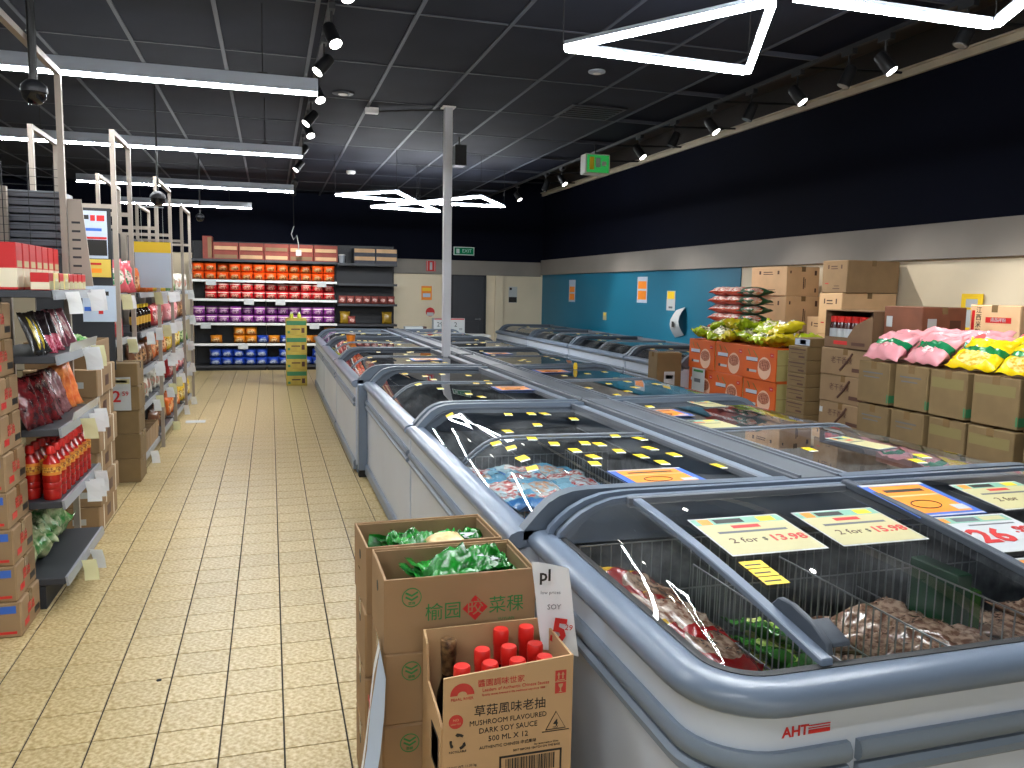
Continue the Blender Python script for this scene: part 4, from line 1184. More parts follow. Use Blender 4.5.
# cartons on top shelf
M_redcarton = packmat('noodle_carton_red', '#7d3028', '#b08a62', '#a57a50', 0.6, centre=(0.5, 0.5, 0.4), size=(0.9, 3, 0.28))
M_redcarton2 = mat('noodle_carton_plain', '#8a3a2e', 0.6, noise_scale=5, noise_amt=0.15)
cm = MB().box(-0.225, 0.225, -0.17, 0.17, 0, 0.155).mesh('noodle_carton', bevel=0.004)
for lay in range(2):
    for k in range(5):
        x = -0.79 + k * 0.46
        t = thing('noodle_carton', 'flat red brown noodle carton on the top back shelf, %s layer, %s from the left' % (('lower', 'upper')[lay], ORD[k]), 'box', (x, BY0 + 0.22, 2.107 + lay * 0.157), group='noodle cartons on the top back shelf')
        put('body', cm, M_redcarton2, t)
        put('side_panel', MB().box(-0.20, 0.20, -0.1712, -0.1702, 0.02, 0.085).mesh('side_panel') if (lay, k) == (0, 0) else bpy.data.meshes['side_panel'], M_card_l if (lay + k) % 3 else M_card, t)
t = thing('noodle_carton', 'noodle carton standing upright at the left of the top back shelf', 'box', (-1.11, BY0 + 0.22, 2.107), group='noodle cartons on the top back shelf')
MB().box(-0.085, 0.085, -0.17, 0.17, 0, 0.42).build('body', M_redcarton2, t, world=False, bevel=0.004)
MB().box(0.005, 0.075, -0.1712, -0.1702, 0.02, 0.40).build('side_panel', M_card, t, world=False)
M_bluecarton = mat('blue_black_carton', '#1c2034', 0.5)
for lay in range(2):
    for k in range(2):
        t = thing('snack_carton', 'dark carton with beige panel on the right of the top back shelf, %s %s' % (('lower', 'upper')[lay], ('left', 'right')[k]), 'box', (1.80 + k * 0.43, BY0 + 0.22, 2.091 + lay * 0.152), group='dark cartons on the top back shelf')
        MB().box(-0.21, 0.21, -0.17, 0.17, 0, 0.15).build('body', M_bluecarton, t, world=False, bevel=0.003)
        MB().box(-0.20, 0.20, -0.1714, -0.1704, 0.065, 0.14).build('side_panel', M_card_l, t, world=False)
t = thing('white_tub', 'white plastic tub alone on the top back shelf', 'tub', (1.36, BY0 + 0.1, 2.091))
MB().lathe([(0.05, 0), (0.062, 0.15)], 14).build('body', mat('tub_grey', '#8d939c', 0.4), t, world=False, smooth='auto')
MB().lathe([(0.066, 0.15), (0.066, 0.165), (0.05, 0.17)], 14).build('lid', M_white, t, world=False, smooth='auto')
# meat packs right bay
M_meat = packmat('meat_pack', '#8f4a44', '#e0c3b8', '#b5544a', 0.25, size=(0.4, 0.6, 0.3))
mp_ = stand_mesh('snack_pouch', 0.155, 0.16, 0.08, seed=77, nx=8, ny=8)
for k in range(7):
    tag(put('meat_pouch', mp_, M_meat, None, (1.37 + k * 0.16, BY0 + 0.12, 1.301), (-0.1, 0, RND.uniform(-0.15, 0.15))), 'pink and white meat pouch on the right back shelf, %s from the left' % ORD[k], 'pouch', 'meat pouches on the right back shelf')
M_gold = packmat('gold_pouch', '#9a7a24', '#e6c86a', '#7a1e1a', 0.25)
M_darkred = packmat('dark_red_pouch', '#5a161a', '#d9b09a', '#8a2a22', 0.25, centre=(0.5, 0.5, 0.35), size=(0.3, 0.8, 0.3))
gp = stand_mesh('gold_pouch', 0.2, 0.25, 0.09, seed=78, nx=8, ny=8)
for k, x in enumerate((1.42, 2.25)):
    tag(put('gold_pouch', gp, M_gold, None, (x, BY0 + 0.14, 0.901), (-0.1, 0, 0)), 'gold snack pouch at the %s end of the right back shelf' % ('left', 'right')[k], 'pouch', 'gold pouches')
tag(put('meat_pouch', mp_, M_meat, None, (1.55, BY0 + 0.08, 0.901), (-0.1, 0, 0.2)), 'pink pouch leaning beside the left gold pouch on the back shelf', 'pouch')
for k in range(7):
    tag(put('red_pouch', mp_, M_darkred, None, (1.40 + k * 0.15, BY0 + 0.12, 0.601), (-0.1, 0, RND.uniform(-0.15, 0.15))), 'dark red snack pouch above the far freezers, %s from the left' % ORD[k], 'pouch', 'dark red pouches')
# gold and green cartons stacked in the aisle
M_ggreen = mat('gold_carton', '#a8923a', 0.6, noise_scale=8, noise_amt=0.12)
for k in range(4):
    t = thing('gold_green_carton', 'gold and green noodle carton in the far aisle stack, %s from the floor' % ORD[k], 'box', (0.40, 13.78, 0.0005 + k * 0.276), group='gold and green cartons')
    MB().box(-0.165, 0.165, -0.17, 0.17, 0, 0.275).build('body', M_ggreen, t, world=False, bevel=0.004)
    panel_print(t, [(-0.155, 0.155, 0.165, 0.235, M_tapeg), (-0.14, -0.10, 0.03, 0.07, M_tapeg), (0.08, 0.13, 0.04, 0.12, M_inkbrown), (-0.08, 0.06, 0.09, 0.11, M_inkbrown)], FACE_NY, (0, -0.17, 0))
for k in range(2):
    t = thing('lime_bottle', 'small lime green bottle on the gold and green cartons, %s' % ('left', 'right')[k], 'bottle', (0.33 + k * 0.12, 13.72, 1.105))
    MB().lathe([(0.03, 0), (0.032, 0.06), (0.02, 0.075)], 10).build('body', mat('lime_plastic', '#b7c23a', 0.3), t, world=False, smooth='auto')
    MB().lathe([(0.018, 0.075), (0.018, 0.10)], 8).build('cap', M_white, t, world=False)
# back wall notices
def wall_poster(label, x0, x1, z0, z1, base, rects, texts=(), yb=16.79, name='poster', cat='poster'):
    return poster(label, x0, x1, z0, z1, yb, base, rects, texts, name=name, cat=cat)
wall_poster('orange and blue poster on the cream wall beside the door', 3.03, 3.25, 1.39, 1.68, M_orange, [(3.06, 3.22, 1.45, 1.53, M_paperblue), (3.05, 3.23, 1.58, 1.64, M_yellow)])
t = thing('wall_disc', 'round red and white notice on the cream wall', 'notice', (3.22, 16.79, 1.14))
m = MB().tube([(3.22, 16.788, 1.14), (3.22, 16.795, 1.14)], 0.095, 20).build('disc', M_red, t)
MB().box(3.15, 3.29, 16.785, 16.787, 1.06, 1.13).build('band', M_paper, t)
poster('white poster with dark lower half on the cream wall by the teal panel', 4.93, 5.12, 1.36, 1.70, 16.79, M_paper, [(4.935, 5.115, 1.365, 1.48, M_ink), (4.95, 5.0, 1.63, 1.68, M_ink)])
t = thing('fire_sign', 'red fire extinguisher sign on the grey wall band', 'sign', (3.22, 16.745, 2.0))
MB().box(3.12, 3.32, 16.735, 16.745, 1.99, 2.20).build('plate', M_red, t)
panel_print(t, [(-0.025, 0.025, 0.02, 0.17, M_paper), (-0.085, -0.075, 0.0, 0.2, M_paper), (0.075, 0.085, 0.0, 0.2, M_paper)], FACE_NY, (0, -0.01, 0))
M_exit = emit('exit_green', '#1d7a55', 0.5)
t = thing('exit_sign', 'green exit sign plate on the black back wall', 'sign', (3.92, 16.76, 2.42))
MB().box(3.70, 4.14, 16.73, 16.76, 2.34, 2.51).build('housing', M_white, t)
MB().box(3.715, 4.125, 16.727, 16.7298, 2.355, 2.495).build('panel', M_exit, t)
txt('EXIT', 0.10, M_paper, t, (0.06, -0.034, 0.005)); panel_print(t, [(-0.17, -0.10, -0.045, 0.05, M_paper)], FACE_NY, (0, -0.033, 0))
# white price boxes on a counter by the door
ct = thing('display_table', 'white display table standing at the end of the freezer rows', 'table', (3.2, 15.2, 0))
MB().box(2.35, 4.05, 14.95, 15.5, 0.72, 0.76).build('top', M_white, ct)
for x in (2.4, 4.0):
    for y in (15.0, 15.45): MB().box(x - 0.02, x + 0.02, y - 0.02, y + 0.02, 0, 0.72).build('leg', M_white, ct)
for k in range(2):
    t = thing('price_box', 'white box with red edge and price standing by the column, %s one' % ('left', 'right')[k], 'box', (3.115 + 0.305 * k, 15.2, 0.761))
    MB().box(-0.148, 0.148, -0.1, 0.1, 0, 0.31).build('body', M_paper, t, world=False, bevel=0.003)
    panel_print(t, [(-0.14, 0.14, 0.285, 0.305, M_red), (-0.14, 0.14, 0.0, 0.02, M_red)], FACE_NY, (0, -0.1, 0))
    txt(('29', '2')[k], 0.12, M_ink, t, (-0.03, -0.102, 0.19)); txt('99', 0.06, M_ink, t, (0.07, -0.102, 0.1))
t = thing('white_box', 'small white box with dark end on the display table', 'box', (2.62, 15.2, 0.761))
MB().box(-0.2, 0.14, -0.1, 0.1, 0, 0.15).build('body', M_paper, t, world=False, bevel=0.003)
MB().box(0.141, 0.21, -0.1, 0.1, 0, 0.15).build('end_flap', M_inkbrown, t, world=False)
# orange tub on the far freezer
t = thing('orange_tub', 'orange plastic tub standing on the glass of a far freezer', 'tub', (0.98, 10.45, 0.928))
MB().lathe([(0.045, 0), (0.058, 0.09)], 14).build('body', M_orange, t, world=False, smooth='auto')
MB().lathe([(0.062, 0.09), (0.062, 0.102), (0.05, 0.106)], 14).build('lid', mat('brown_lid', '#7a4a26', 0.5), t, world=False, smooth='auto')
# ================================================================ cartons stacked along the right wall
# orange instant noodle cartons: printed faces look to the aisle
M_ocart = mat('orange_carton', '#cf5a14', 0.55, noise_scale=3, noise_amt=0.05)
M_oside = mat('carton_olive_side', '#a59a63', 0.65, noise_scale=6, noise_amt=0.08)
M_bowl = mat('print_bowl', '#c9876a', 0.6, noise_scale=60, color2='#7a3018')
M_bowlrim = mat('print_bowl_rim', '#e0b79c', 0.6)
def disc(parent, u, v, r, mt, rot, base, off, squash=1.0, name='print'):
    B = Vector(base); ux = Vector((0, -1, 0)) if rot == FACE_NX else Vector((1, 0, 0)); nx = Vector((-1, 0, 0)) if rot == FACE_NX else Vector((0, -1, 0))
    m = MB(); n = 20
    a = [B + ux * (u + r * math.cos(6.2832 * k / n)) + Vector((0, 0, v + squash * r * math.sin(6.2832 * k / n))) + nx * off for k in range(n)]
    m.v = [tuple(p) for p in a] + [tuple(p - nx * 0.0005) for p in a]
    m.f = [tuple(range(n)), tuple(range(2 * n - 1, n - 1, -1))] + [(k, n + k, n + (k + 1) % n, (k + 1) % n) for k in range(n)]
    return m.build(name, mt, parent, world=False)
def orange_carton():
    t = thing('noodle_carton', 'x', 'box', group='orange noodle cartons')
    w, d, h = 0.46, 0.525, 0.31      # x depth, y width
    MB().box(-w/2, w/2, -d/2, d/2, 0, h).build('body', M_ocart, t, world=False, bevel=0.004)
    MB().box(-w/2 + 0.012, w/2 - 0.005, -d/2 - 0.0012, -d/2, 0.012, h - 0.012).build('side_panel', M_oside, t, world=False)
    MB().box(-w/2 + 0.012, w/2 - 0.005, -d/2 - 0.0016, -d/2 - 0.0013, h/2 - 0.002, h/2 + 0.002).build('side_seam', M_card_d, t, world=False)
    f = (-w/2, 0, 0)
    disc(t, 0.085, 0.115, 0.105, M_bowlrim, FACE_NX, f, 0.0010)
    disc(t, 0.085, 0.145, 0.090, M_bowl, FACE_NX, f, 0.0016, 0.62)
    panel_print(t, [(-0.215, -0.03, 0.172, 0.205, M_paperblue), (-0.205, -0.03, 0.165, 0.1715, M_inkbrown), (-0.20, -0.16, 0.065, 0.092, M_inkbrown), (-0.16, -0.04, 0.065, 0.088, M_paper), (0.17, 0.225, 0.225, 0.262, M_red), (0.18, 0.215, 0.238, 0.248, M_paper)], FACE_NX, f)
    MB().tube([(-w/2 - 0.001, 0.1, 0.27), (-w/2 - 0.001, 0.02, 0.20)], 0.003, 4).tube([(-w/2 - 0.001, 0.19, 0.28), (-w/2 - 0.001, 0.15, 0.22)], 0.003, 4).build('print', M_inkgreen, t, world=False)
    return t
oc = orange_carton()
for row in range(4):
    for c in range(3):
        z = 1.14 - (row + 1) * 0.3125 if row < 3 else 0.0
        if row == 3: z = 1.14 - 4 * 0.285 + 0.0
        place(oc, USED, (4.63 + 0.01 * ((row + c) % 2), 6.575 + c * 0.535, max(0.0, 1.14 - (row + 1) * 0.3125) if row < 3 else -0.109), 0,
              'bright orange noodle carton, %s row from the top, %s from the viewer' % (ORD[row], ORD[c])) if row < 3 else None
pal = thing('pallet', 'low wooden pallet under the orange noodle cartons', 'pallet', (4.63, 7.11, 0))
for k in range(3): MB().box(4.42 + k * 0.19, 4.50 + k * 0.19, 6.30, 7.92, 0, 0.10).build('bearer', M_card_d, pal)
for k in range(7): MB().box(4.41, 4.87, 6.31 + k * 0.23, 6.50 + k * 0.23, 0.10, 0.2015).build('board', M_card, pal)
# second orange stack column behind shows olive edges
for row in range(3):
    t = carton(0.145, 0.5, 0.31, 'olive sided noodle carton behind the orange ones, %s row from the top' % ORD[row], 'olive sided cartons', M_oside, tape=None)
    t.location = (4.95, 6.70, 1.14 - (row + 1) * 0.3125)
    panel_print(t, [(-0.07, 0.07, 0.152, 0.157, M_card_d)], FACE_NY, (0, -0.25, 0))
t = carton(0.13, 0.48, 0.2015, 'low brown carton under the olive sided noodle cartons', None, M_card_d, tape='y'); t.location = (4.955, 6.70, 0.0)
# clear sign holder in front of the orange cartons
t = thing('price_sign', 'white price sign taped to the lower orange cartons', 'sign', (4.40, 7.66, 0.63))
MB().box(4.383, 4.386, 7.53, 7.79, 0.55, 0.83).build('sheet', M_paper, t)
panel_print(t, [(-0.10, 0.10, 0.16, 0.185, M_inkgreen), (-0.08, 0.05, 0.05, 0.09, M_inkgrey)], FACE_NX, (-0.0175, 0, 0))
t = carton(0.3, 0.22, 0.55, 'tall brown carton with white notice at the end of the wall freezers', None, M_card_g, tape='x')
t.location = (4.30, 7.98 - 0.08, 0.3); t.location = (4.22, 8.12, 0.42)
panel_print(t, [(-0.06, 0.07, 0.06, 0.34, M_paper), (-0.04, 0.05, 0.26, 0.30, M_inkgrey)], FACE_NY, (0, -0.11, 0))
t2 = carton(0.3, 0.22, 0.418, 'brown carton on the floor under the tall carton with white notice', None, M_card_g, tape='x')
t2.location = (4.22, 8.12, 0.0005)
# olive green and white snack bags heaped over the orange cartons
M_olive = packmat('olive_snack_bag', '#93a81e', '#e4dfc0', '#4a5a18', 0.22, size=(0.35, 0.32, 0.6))
M_olive2 = packmat('olive_snack_bag_b', '#b7a81c', '#2e3224', '#e6e2d8', 0.22, centre=(0.6, 0.35, 0.5), size=(0.3, 0.25, 0.7))
ob = [leafy('snack_bag', 0.24, 0.32, 0.11, 100 + k) for k in range(4)]
r_ = random.Random(5)
n = 0
for lay in range(2):
    for c in range(6 if lay == 0 else 5):
        for s in range(2 if lay == 0 else 1):
            o = put('snack_bag', ob[n % 4], (M_olive, M_olive2)[n % 3 == 0], None, (4.52 + s * 0.25 + lay * 0.12 + r_.uniform(-0.03, 0.03), 6.42 + c * 0.265 + lay * 0.12, 1.142 + lay * 0.10 + r_.uniform(0, 0.01)), (r_.uniform(-0.3, 0.3), r_.uniform(-0.3, 0.25), math.pi / 2 + r_.uniform(-0.7, 0.7)))
            tag(o, 'olive green snack bag heaped on the orange cartons, %s layer, %s from the viewer' % (('lower', 'upper')[lay], ORD[c * (2 if lay == 0 else 1) + s]), 'bag', 'olive snack bags on the orange cartons')
            n += 1
# red, white and green packs piled behind
M_rw = packmat('red_white_pack', '#c8401f', '#ded8cf', '#b02a1a', 0.3, centre=(0.25, 0.5, 0.7), size=(0.3, 0.6, 0.3))
M_rwg = packmat('green_white_pack', '#1f4a30', '#d8d4c8', '#c84a28', 0.3, centre=(0.3, 0.5, 0.5), size=(0.25, 0.8, 0.4))
rw = bag_mesh('rice_cake_pack', 0.24, 0.34, 0.095, seed=140, nx=8, ny=10, wr=0.08)
for lay in range(6):
    for k in range(3):
        tag(put('rice_cake_pack', rw, M_rwg if k == 0 else M_rw, None, (4.73 + 0.01 * (lay % 2), 7.22 + k * 0.27, 1.145 + lay * 0.092), (0, 0, math.pi / 2 * 0 + 0.06 * (k - 1))), 'red white and green pack piled behind the olive bags, %s layer, %s from the viewer' % (ORD[lay], ORD[k]), 'pack', 'piled red white packs')
# big pale cartons high against the wall
def big(label, w, d, h, loc, rz, material=M_card_l, prints=True, ink=M_ink):
    t = carton(w, d, h, label, 'large pale cartons against the right wall', material, tape='y')
    t.location = loc; t.rotation_euler = (0, 0, rz)
    ink = M_inkbrown
    if prints:
        panel_print(t, [(-d*0.27, -d*0.22, h*0.74, h*0.86, ink), (-d*0.15, d*0.10, h*0.80, h*0.83, ink), (-d*0.15, d*0.12, h*0.73, h*0.755, ink), (d*0.24, d*0.29, h*0.74, h*0.86, ink), (-d*0.36, -d*0.22, h*0.27, h*0.30, M_red), (-d*0.05, d*0.22, h*0.12, h*0.14, ink), (0.0, d*0.2, h*0.2, h*0.22, ink)], FACE_NX, (-w/2, 0, 0))
    if prints == 2:
        panel_print(t, [(w*0.34, w*0.41, h*0.72, h*0.88, ink), (w*0.36, w*0.41, h*0.14, h*0.28, ink), (0.0, w*0.03, h*0.25, h*0.65, ink), (w*0.05, w*0.07, h*0.3, h*0.6, ink), (-w*0.41, -w*0.37, h*0.77, h*0.86, ink)], FACE_NY, (0, -d/2, 0))
    return t
hs = [0.42, 0.42, 0.41, 0.365, 0.305]
zc = 0
for k in range(5):
    big('large pale carton in the left stack against the right wall, %s from the floor' % ORD[k], 0.41, 0.60 if k == 4 else 0.58, hs[k] - 0.001, (5.315 if k < 4 else 5.29, 7.49 + (0.03 if k == 4 else 0), zc + 0.0005), 0.05 if k == 4 else -0.03, prints=2 if k > 2 else 0)
    zc += hs[k]
for k in range(4):
    big('pale carton in the low middle stack against the right wall, %s from the floor' % ORD[k], 0.36, 0.34, 0.352, (5.42, 6.87, k * 0.3535 + 0.0005), 0.0, prints=k > 2)
hs = [0.42, 0.42, 0.42, 0.395, 0.30]
zc = 0
for k in range(5):
    big('wide pale carton in the right stack against the right wall, %s from the floor' % ORD[k], 0.60, 0.335, hs[k] - 0.001, (5.345, 6.42 if k == 4 else 6.44, zc + 0.0005), 0.04 if k == 4 else -0.02, M_card_l if k != 4 else M_card, prints=True)
    zc += hs[k]
# narrow printed cartons
for k in range(10):
    h = 0.1185
    t = carton(0.40, 0.26, h - 0.001, 'narrow brown carton between the orange and dark cartons, %s from the floor' % ORD[k], 'narrow brown cartons', M_card_g, tape=None)
    t.location = (4.60, 5.88 + 0.13, 0.0005 + k * h)
    panel_print(t, [(-0.11, 0.11, 0.085, 0.095, M_inkbrown), (-0.09, 0.08, 0.055, 0.06, M_inkbrown), (0.02, 0.1, 0.02, 0.035, M_inkbrown)], FACE_NX, (-0.2, 0, 0))
t = thing('blue_label_box', 'small box with blue and white label on the narrow cartons', 'box', (4.55, 5.99, 1.187))
MB().box(-0.12, 0.12, -0.11, 0.11, 0, 0.07).build('body', M_card_g, t, world=False, bevel=0.003)
panel_print(t, [(-0.10, 0.10, 0.008, 0.062, M_paperblue), (-0.03, 0.05, 0.015, 0.055, M_blue)], FACE_NX, (-0.12, 0, 0))
# dark cartons with black oil print
zs = [0, 0.155, 0.357, 0.559, 0.761, 0.985, 1.205]
for k in range(6):
    h = zs[k + 1] - zs[k] - 0.001
    t = carton(0.44, 0.56, h, 'brown carton with dark blossom print beside the bagged goods, %s from the floor' % ORD[k], 'dark print cartons', M_card, tape='x')
    t.location = (4.63, 5.42, zs[k] + 0.0005); t.rotation_euler = (0, 0, 0.05 * ((k % 3) - 1))
    txt('老干香辣', 0.06, M_inkbrown, t, (-0.2206, 0.04, h * 0.55), FACE_NX)
    MB().tube([(-0.2208, 0.05, h * 0.2), (-0.2208, -0.02, h * 0.5), (-0.2208, -0.08, h * 0.85)], 0.010, 4).build('print', M_inkbrown, t, world=False)
    panel_print(t, [(0.08, 0.24, h*0.18, h*0.32, M_inkbrown)] + ([(-0.27, -0.23, h*0.5, h*0.72, M_paper)] if k in (1, 2, 3) else []), FACE_NX, (-0.22, 0, 0))
# open carton of jars on top and a dark reddish carton beside it
M_jarlab = M_paper
t = thing('jar_carton', 'brown carton with a cut out side showing red capped jars', 'box', (4.63, 5.40, 1.206))
m = MB().box(-0.22, 0.22, 0.27, 0.276, 0, 0.30).box(-0.22, 0.22, -0.276, -0.27, 0, 0.30).box(0.214, 0.22, -0.27, 0.27, 0, 0.30).box(-0.22, 0.214, -0.27, 0.27, 0, 0.006)
m.prism([(-0.27, 0.0), (0.27, 0.0), (0.27, 0.09), (0.0, 0.09), (-0.08, 0.19), (-0.27, 0.27)], -0.22, -0.214, 'x')
m.build('walls', M_card_d, t, world=False)
MB().box(-0.22, 0.22, -0.276, 0.276, 0.30, 0.306).build('lid', M_card_d, t, world=False)
panel_print(t, [(-0.16, 0.0, 0.03, 0.06, M_red), (0.05, 0.2, 0.03, 0.055, M_inkbrown)], FACE_NX, (-0.22, 0, 0))
M_jarglass = mat('chilli_oil_jar', '#3a120c', 0.15)
def cjar():
    t = thing('chilli_jar', 'x', 'jar', group='jars in the cut out carton')
    MB().lathe([(0.035, 0), (0.038, 0.01), (0.038, 0.17), (0.03, 0.20)], 12).build('body', M_jarglass, t, world=False, smooth='auto')
    MB().lathe([(0.0388, 0.06), (0.0388, 0.15)], 12).build('label', M_paper, t, world=False, smooth='auto')
    MB().lathe([(0.033, 0.20), (0.034, 0.245), (0.028, 0.25)], 12).build('cap', M_capred, t, world=False, smooth='auto')
    return t
cj = cjar()
for k in range(6):
    place(cj, USED, (4.63 - 0.165, 5.20 + k * 0.085 - 0.0, 1.213), 0, 'red capped jar with white label in the cut out carton, %s from the viewer' % ORD[k])
M_redbrown = mat('cardboard_red_brown', '#7a4a34', 0.7, noise_scale=5, noise_amt=0.12)
for k in range(2):
    t = carton(0.40, 0.38, 0.345 if k else 1.21, 'dark reddish brown carton behind the pink bags, %s' % ('upper one', 'lower tall one')[0 if k else 1], 'reddish brown cartons', M_redbrown, tape='y')
    t.location = (4.69, 4.915, 1.212 if k else 0.0005)
    if k: panel_print(t, [(-0.16, -0.10, 0.19, 0.27, M_paper), (0.02, 0.14, 0.06, 0.10, M_inkbrown)], FACE_NX, (-0.20, 0, 0)); panel_print(t, [(-0.15, -0.07, 0.18, 0.26, M_paper), (0.04, 0.16, 0.07, 0.11, M_inkbrown), (0.05, 0.15, 0.16, 0.25, M_inkbrown)], FACE_NY, (0, -0.19, 0))
# tall kraft cartons with green tape carrying pink and yellow bags
GK = 'kraft cartons with green tape'
ycol = [4.70, 4.365, 4.055, 3.745, 3.38]
for c, y1 in enumerate(ycol):
    w = (0.295, 0.28, 0.28, 0.315, 0.30)[c]
    for row in range(4):
        h = 0.287
        t = carton(0.34, w, h, 'kraft carton along the right aisle, row %s from top, column %s from far end' % (ORD[row], ORD[c]), GK, M_card_g, tape='x')
        t.location = (4.12 + (0.012 if (row + c) % 2 else 0), y1 - w / 2, 1.195 - (row + 1) * 0.2985 + (0.0 if row < 3 else 0.0005))
        panel_print(t, [(w/2 - 0.012, w/2 - 0.0005, 0.02, 0.075, M_tapeg), (-w*0.34, w*0.3, h*0.72, h*0.75, M_inkgrey), (-w*0.3, w*0.2, h*0.62, h*0.645, M_inkgrey)] if c < 2 else [(w/2 - 0.012, w/2 - 0.0005, 0.02, 0.075, M_tapeg), (-w*0.45, w*0.42, h*0.62, h*0.84, mat('carton_green_smudge', '#7a6d42', 0.7))], FACE_NX, (-0.17, 0, 0))
        panel_print(t, [(-0.165, -0.02, 0.02, 0.07, M_tapeg)], FACE_NY, (0, -w/2, 0))
M_pink = packmat('pink_bag', '#e59aa2', '#f3e3df', '#d9707e', 0.22, centre=(0.5, 0.42, 0.5), size=(0.3, 0.16, 0.7), band=[(1, 0.40, 0.60, '#16794a')])
M_yel = packmat('yellow_bag', '#f2cf14', '#f0a81c', '#f6e68a', 0.22, centre=(0.5, 0.25, 0.5), size=(0.35, 0.18, 0.7), band=[(1, 0.40, 0.58, '#1c7a3e')])
pb = [bag_mesh('snack_bag', 0.36, 0.27, 0.10, seed=200 + k, nx=16, ny=14, wr=0.34) for k in range(4)]
r_ = random.Random(9)
n = 0
def bagpile(mt, nm, ys, zbase, lay, x=4.10, tilt=-0.72):
    global n
    for k, y in enumerate(ys):
        t = thing('snack_bag', '%s snack bag with green band on kraft cartons, %s layer, %s from the far end' % (nm, ('front', 'middle', 'back')[lay], ORD[k]), 'bag', (x + r_.uniform(-0.02, 0.02), y, zbase), group='%s snack bags on the kraft cartons' % nm, rot=(0.0, 0.0, -math.pi / 2 + r_.uniform(-0.2, 0.2)))
        b = put('pouch', pb[n % 4], mt, t, (0, 0, 0.055), (-tilt, 0, r_.uniform(-0.06, 0.06)))
        txt('Jelly', 0.055, M_paper, t, (0.0, -0.050, 0.120), (-tilt * 1.0, 0, 0), bold=0.002)
        if nm == 'yellow':
            disc_m = MB().lathe([(0.04, 0), (0.04, 0.001)], 14).mesh('emblem')
            put('emblem', disc_m, M_red, t, (-0.09, 0.02, 0.185), (-tilt, 0, 0))
        n += 1
bagpile(M_pink, 'pink', [4.52, 4.16], 1.20, 0)
bagpile(M_pink, 'pink', [4.62, 4.30, 3.98], 1.215, 1, x=4.26)
bagpile(M_pink, 'pink', [4.45, 4.12], 1.235, 2, x=4.40)
bagpile(M_yel, 'yellow', [3.80, 3.42], 1.20, 0)
bagpile(M_yel, 'yellow', [3.62, 3.30], 1.225, 1, x=4.27)
# white base box under back bags so that nothing floats
for c in range(2):
    for k in range(4):
        t = carton(0.34, 0.76, 0.296, 'kraft carton hidden behind the %s front kraft cartons, %s from the floor' % (('nearer', 'farther')[c], ORD[k]), 'rear kraft cartons', M_card_g, tape='y')
        t.location = (4.49, 3.53 + c * 0.79, 0.0005 + k * 0.2975)
# carton with red drawing on the right
t = carton(0.44, 0.42, 0.34, 'pale carton with red drawing and red label behind the yellow bags', None, M_card_l, tape='x')
t.location = (5.12, 4.50, 1.24)
f = (-0.22, 0, 0)
panel_print(t, [(-0.07, 0.14, 0.215, 0.255, M_red), (-0.19, -0.165, 0.05, 0.30, M_red)], FACE_NX, f)
txt('南昌拌粉', 0.032, M_paper, t, (-0.2215, -0.035, 0.235), FACE_NX)
for k, ch in enumerate('江西米粉'): txt(ch, 0.05, M_ink, t, (-0.2212, 0.13, 0.30 - 0.052 * k), FACE_NX)
MB().tube([(-0.221, 0.16, 0.04), (-0.221, 0.10, 0.12), (-0.221, 0.02, 0.16), (-0.221, -0.06, 0.14), (-0.221, -0.12, 0.08), (-0.221, -0.16, 0.03)], 0.004, 4).tube([(-0.221, 0.02, 0.03), (-0.221, -0.02, 0.09), (-0.221, -0.08, 0.05)], 0.008, 4).build('drawing', M_red, t, world=False)
for k in range(4):
    t = carton(0.42, 0.96, 0.308, 'kraft carton under the pale carton with red drawing, %s from the floor' % ORD[k], 'kraft cartons under the red drawing', M_card_g, tape='y')
    t.location = (5.13, 4.23, 0.0005 + k * 0.3095)
t = carton(0.40, 0.34, 0.33, 'dark red carton at the right edge beside the pale carton', None, M_redbrown, tape='x'); t.location = (5.12, 4.05, 1.2405)
# notices on the right wall
def wall_notice(label, y0, y1, z0, z1, base, rects, x=5.68, name='notice'):
    t = thing(name, label, 'notice', (x, (y0 + y1) / 2, z0))
    MB().box(x, x + 0.004, y0, y1, z0, z1).build('sheet', base, t)
    panel_print(t, rects, FACE_NX, (0, 0, 0))
    return t
wall_notice('yellow edged price notice on the cream wall behind the pale carton', 5.34, 5.56, 1.36, 1.665, M_yellow, [(-0.06, 0.06, 0.19, 0.26, M_paper), (-0.09, 0.09, 0.02, 0.17, M_paper)])
wall_notice('orange and blue promotion card on the teal wall, nearest one', 11.62, 11.98, 1.465, 1.875, M_paperblue, [(-0.15, 0.15, 0.22, 0.34, M_orange), (-0.15, 0.15, 0.05, 0.19, M_orange)])
wall_notice('orange and blue promotion card on the teal wall, farthest one', 14.76, 15.1, 1.42, 1.85, M_paperblue, [(-0.14, 0.14, 0.19, 0.30, M_orange), (-0.14, 0.14, 0.04, 0.16, M_orange)])
wall_notice('small yellow tag on the teal wall', 13.2, 13.35, 1.13, 1.27, M_cream2, [(-0.04, 0.04, 0.08, 0.12, M_yellow)])
wall_notice('yellow and white price card on the teal wall', 10.69, 10.95, 1.37, 1.66, M_paper, [(-0.11, 0.11, 0.17, 0.28, M_yellow), (-0.06, 0.06, 0.03, 0.06, M_inkgrey)])
m = MB().sheet([[(5.68 - 0.10 * math.sin(math.pi * i / 6) - 0.01, 10.62 - 0.26 * j, 0.98 + 0.40 * i / 6 + 0.05 * j) for j in range(2)] for i in range(7)])
t = thing('curled_poster', 'curled white leaflet hanging on the teal wall', 'leaflet', (5.6, 10.5, 1.0))
m.build('sheet', M_paper, t, smooth=True)
panel_print(t, [(-0.04, 0.03, 0.12, 0.2, M_ink)], FACE_NX, (-0.04, 0, 0.02))
wall_notice('blue strip notice behind the top pale cartons', 6.75, 7.0, 1.92, 1.96, M_blue, [], x=5.69)
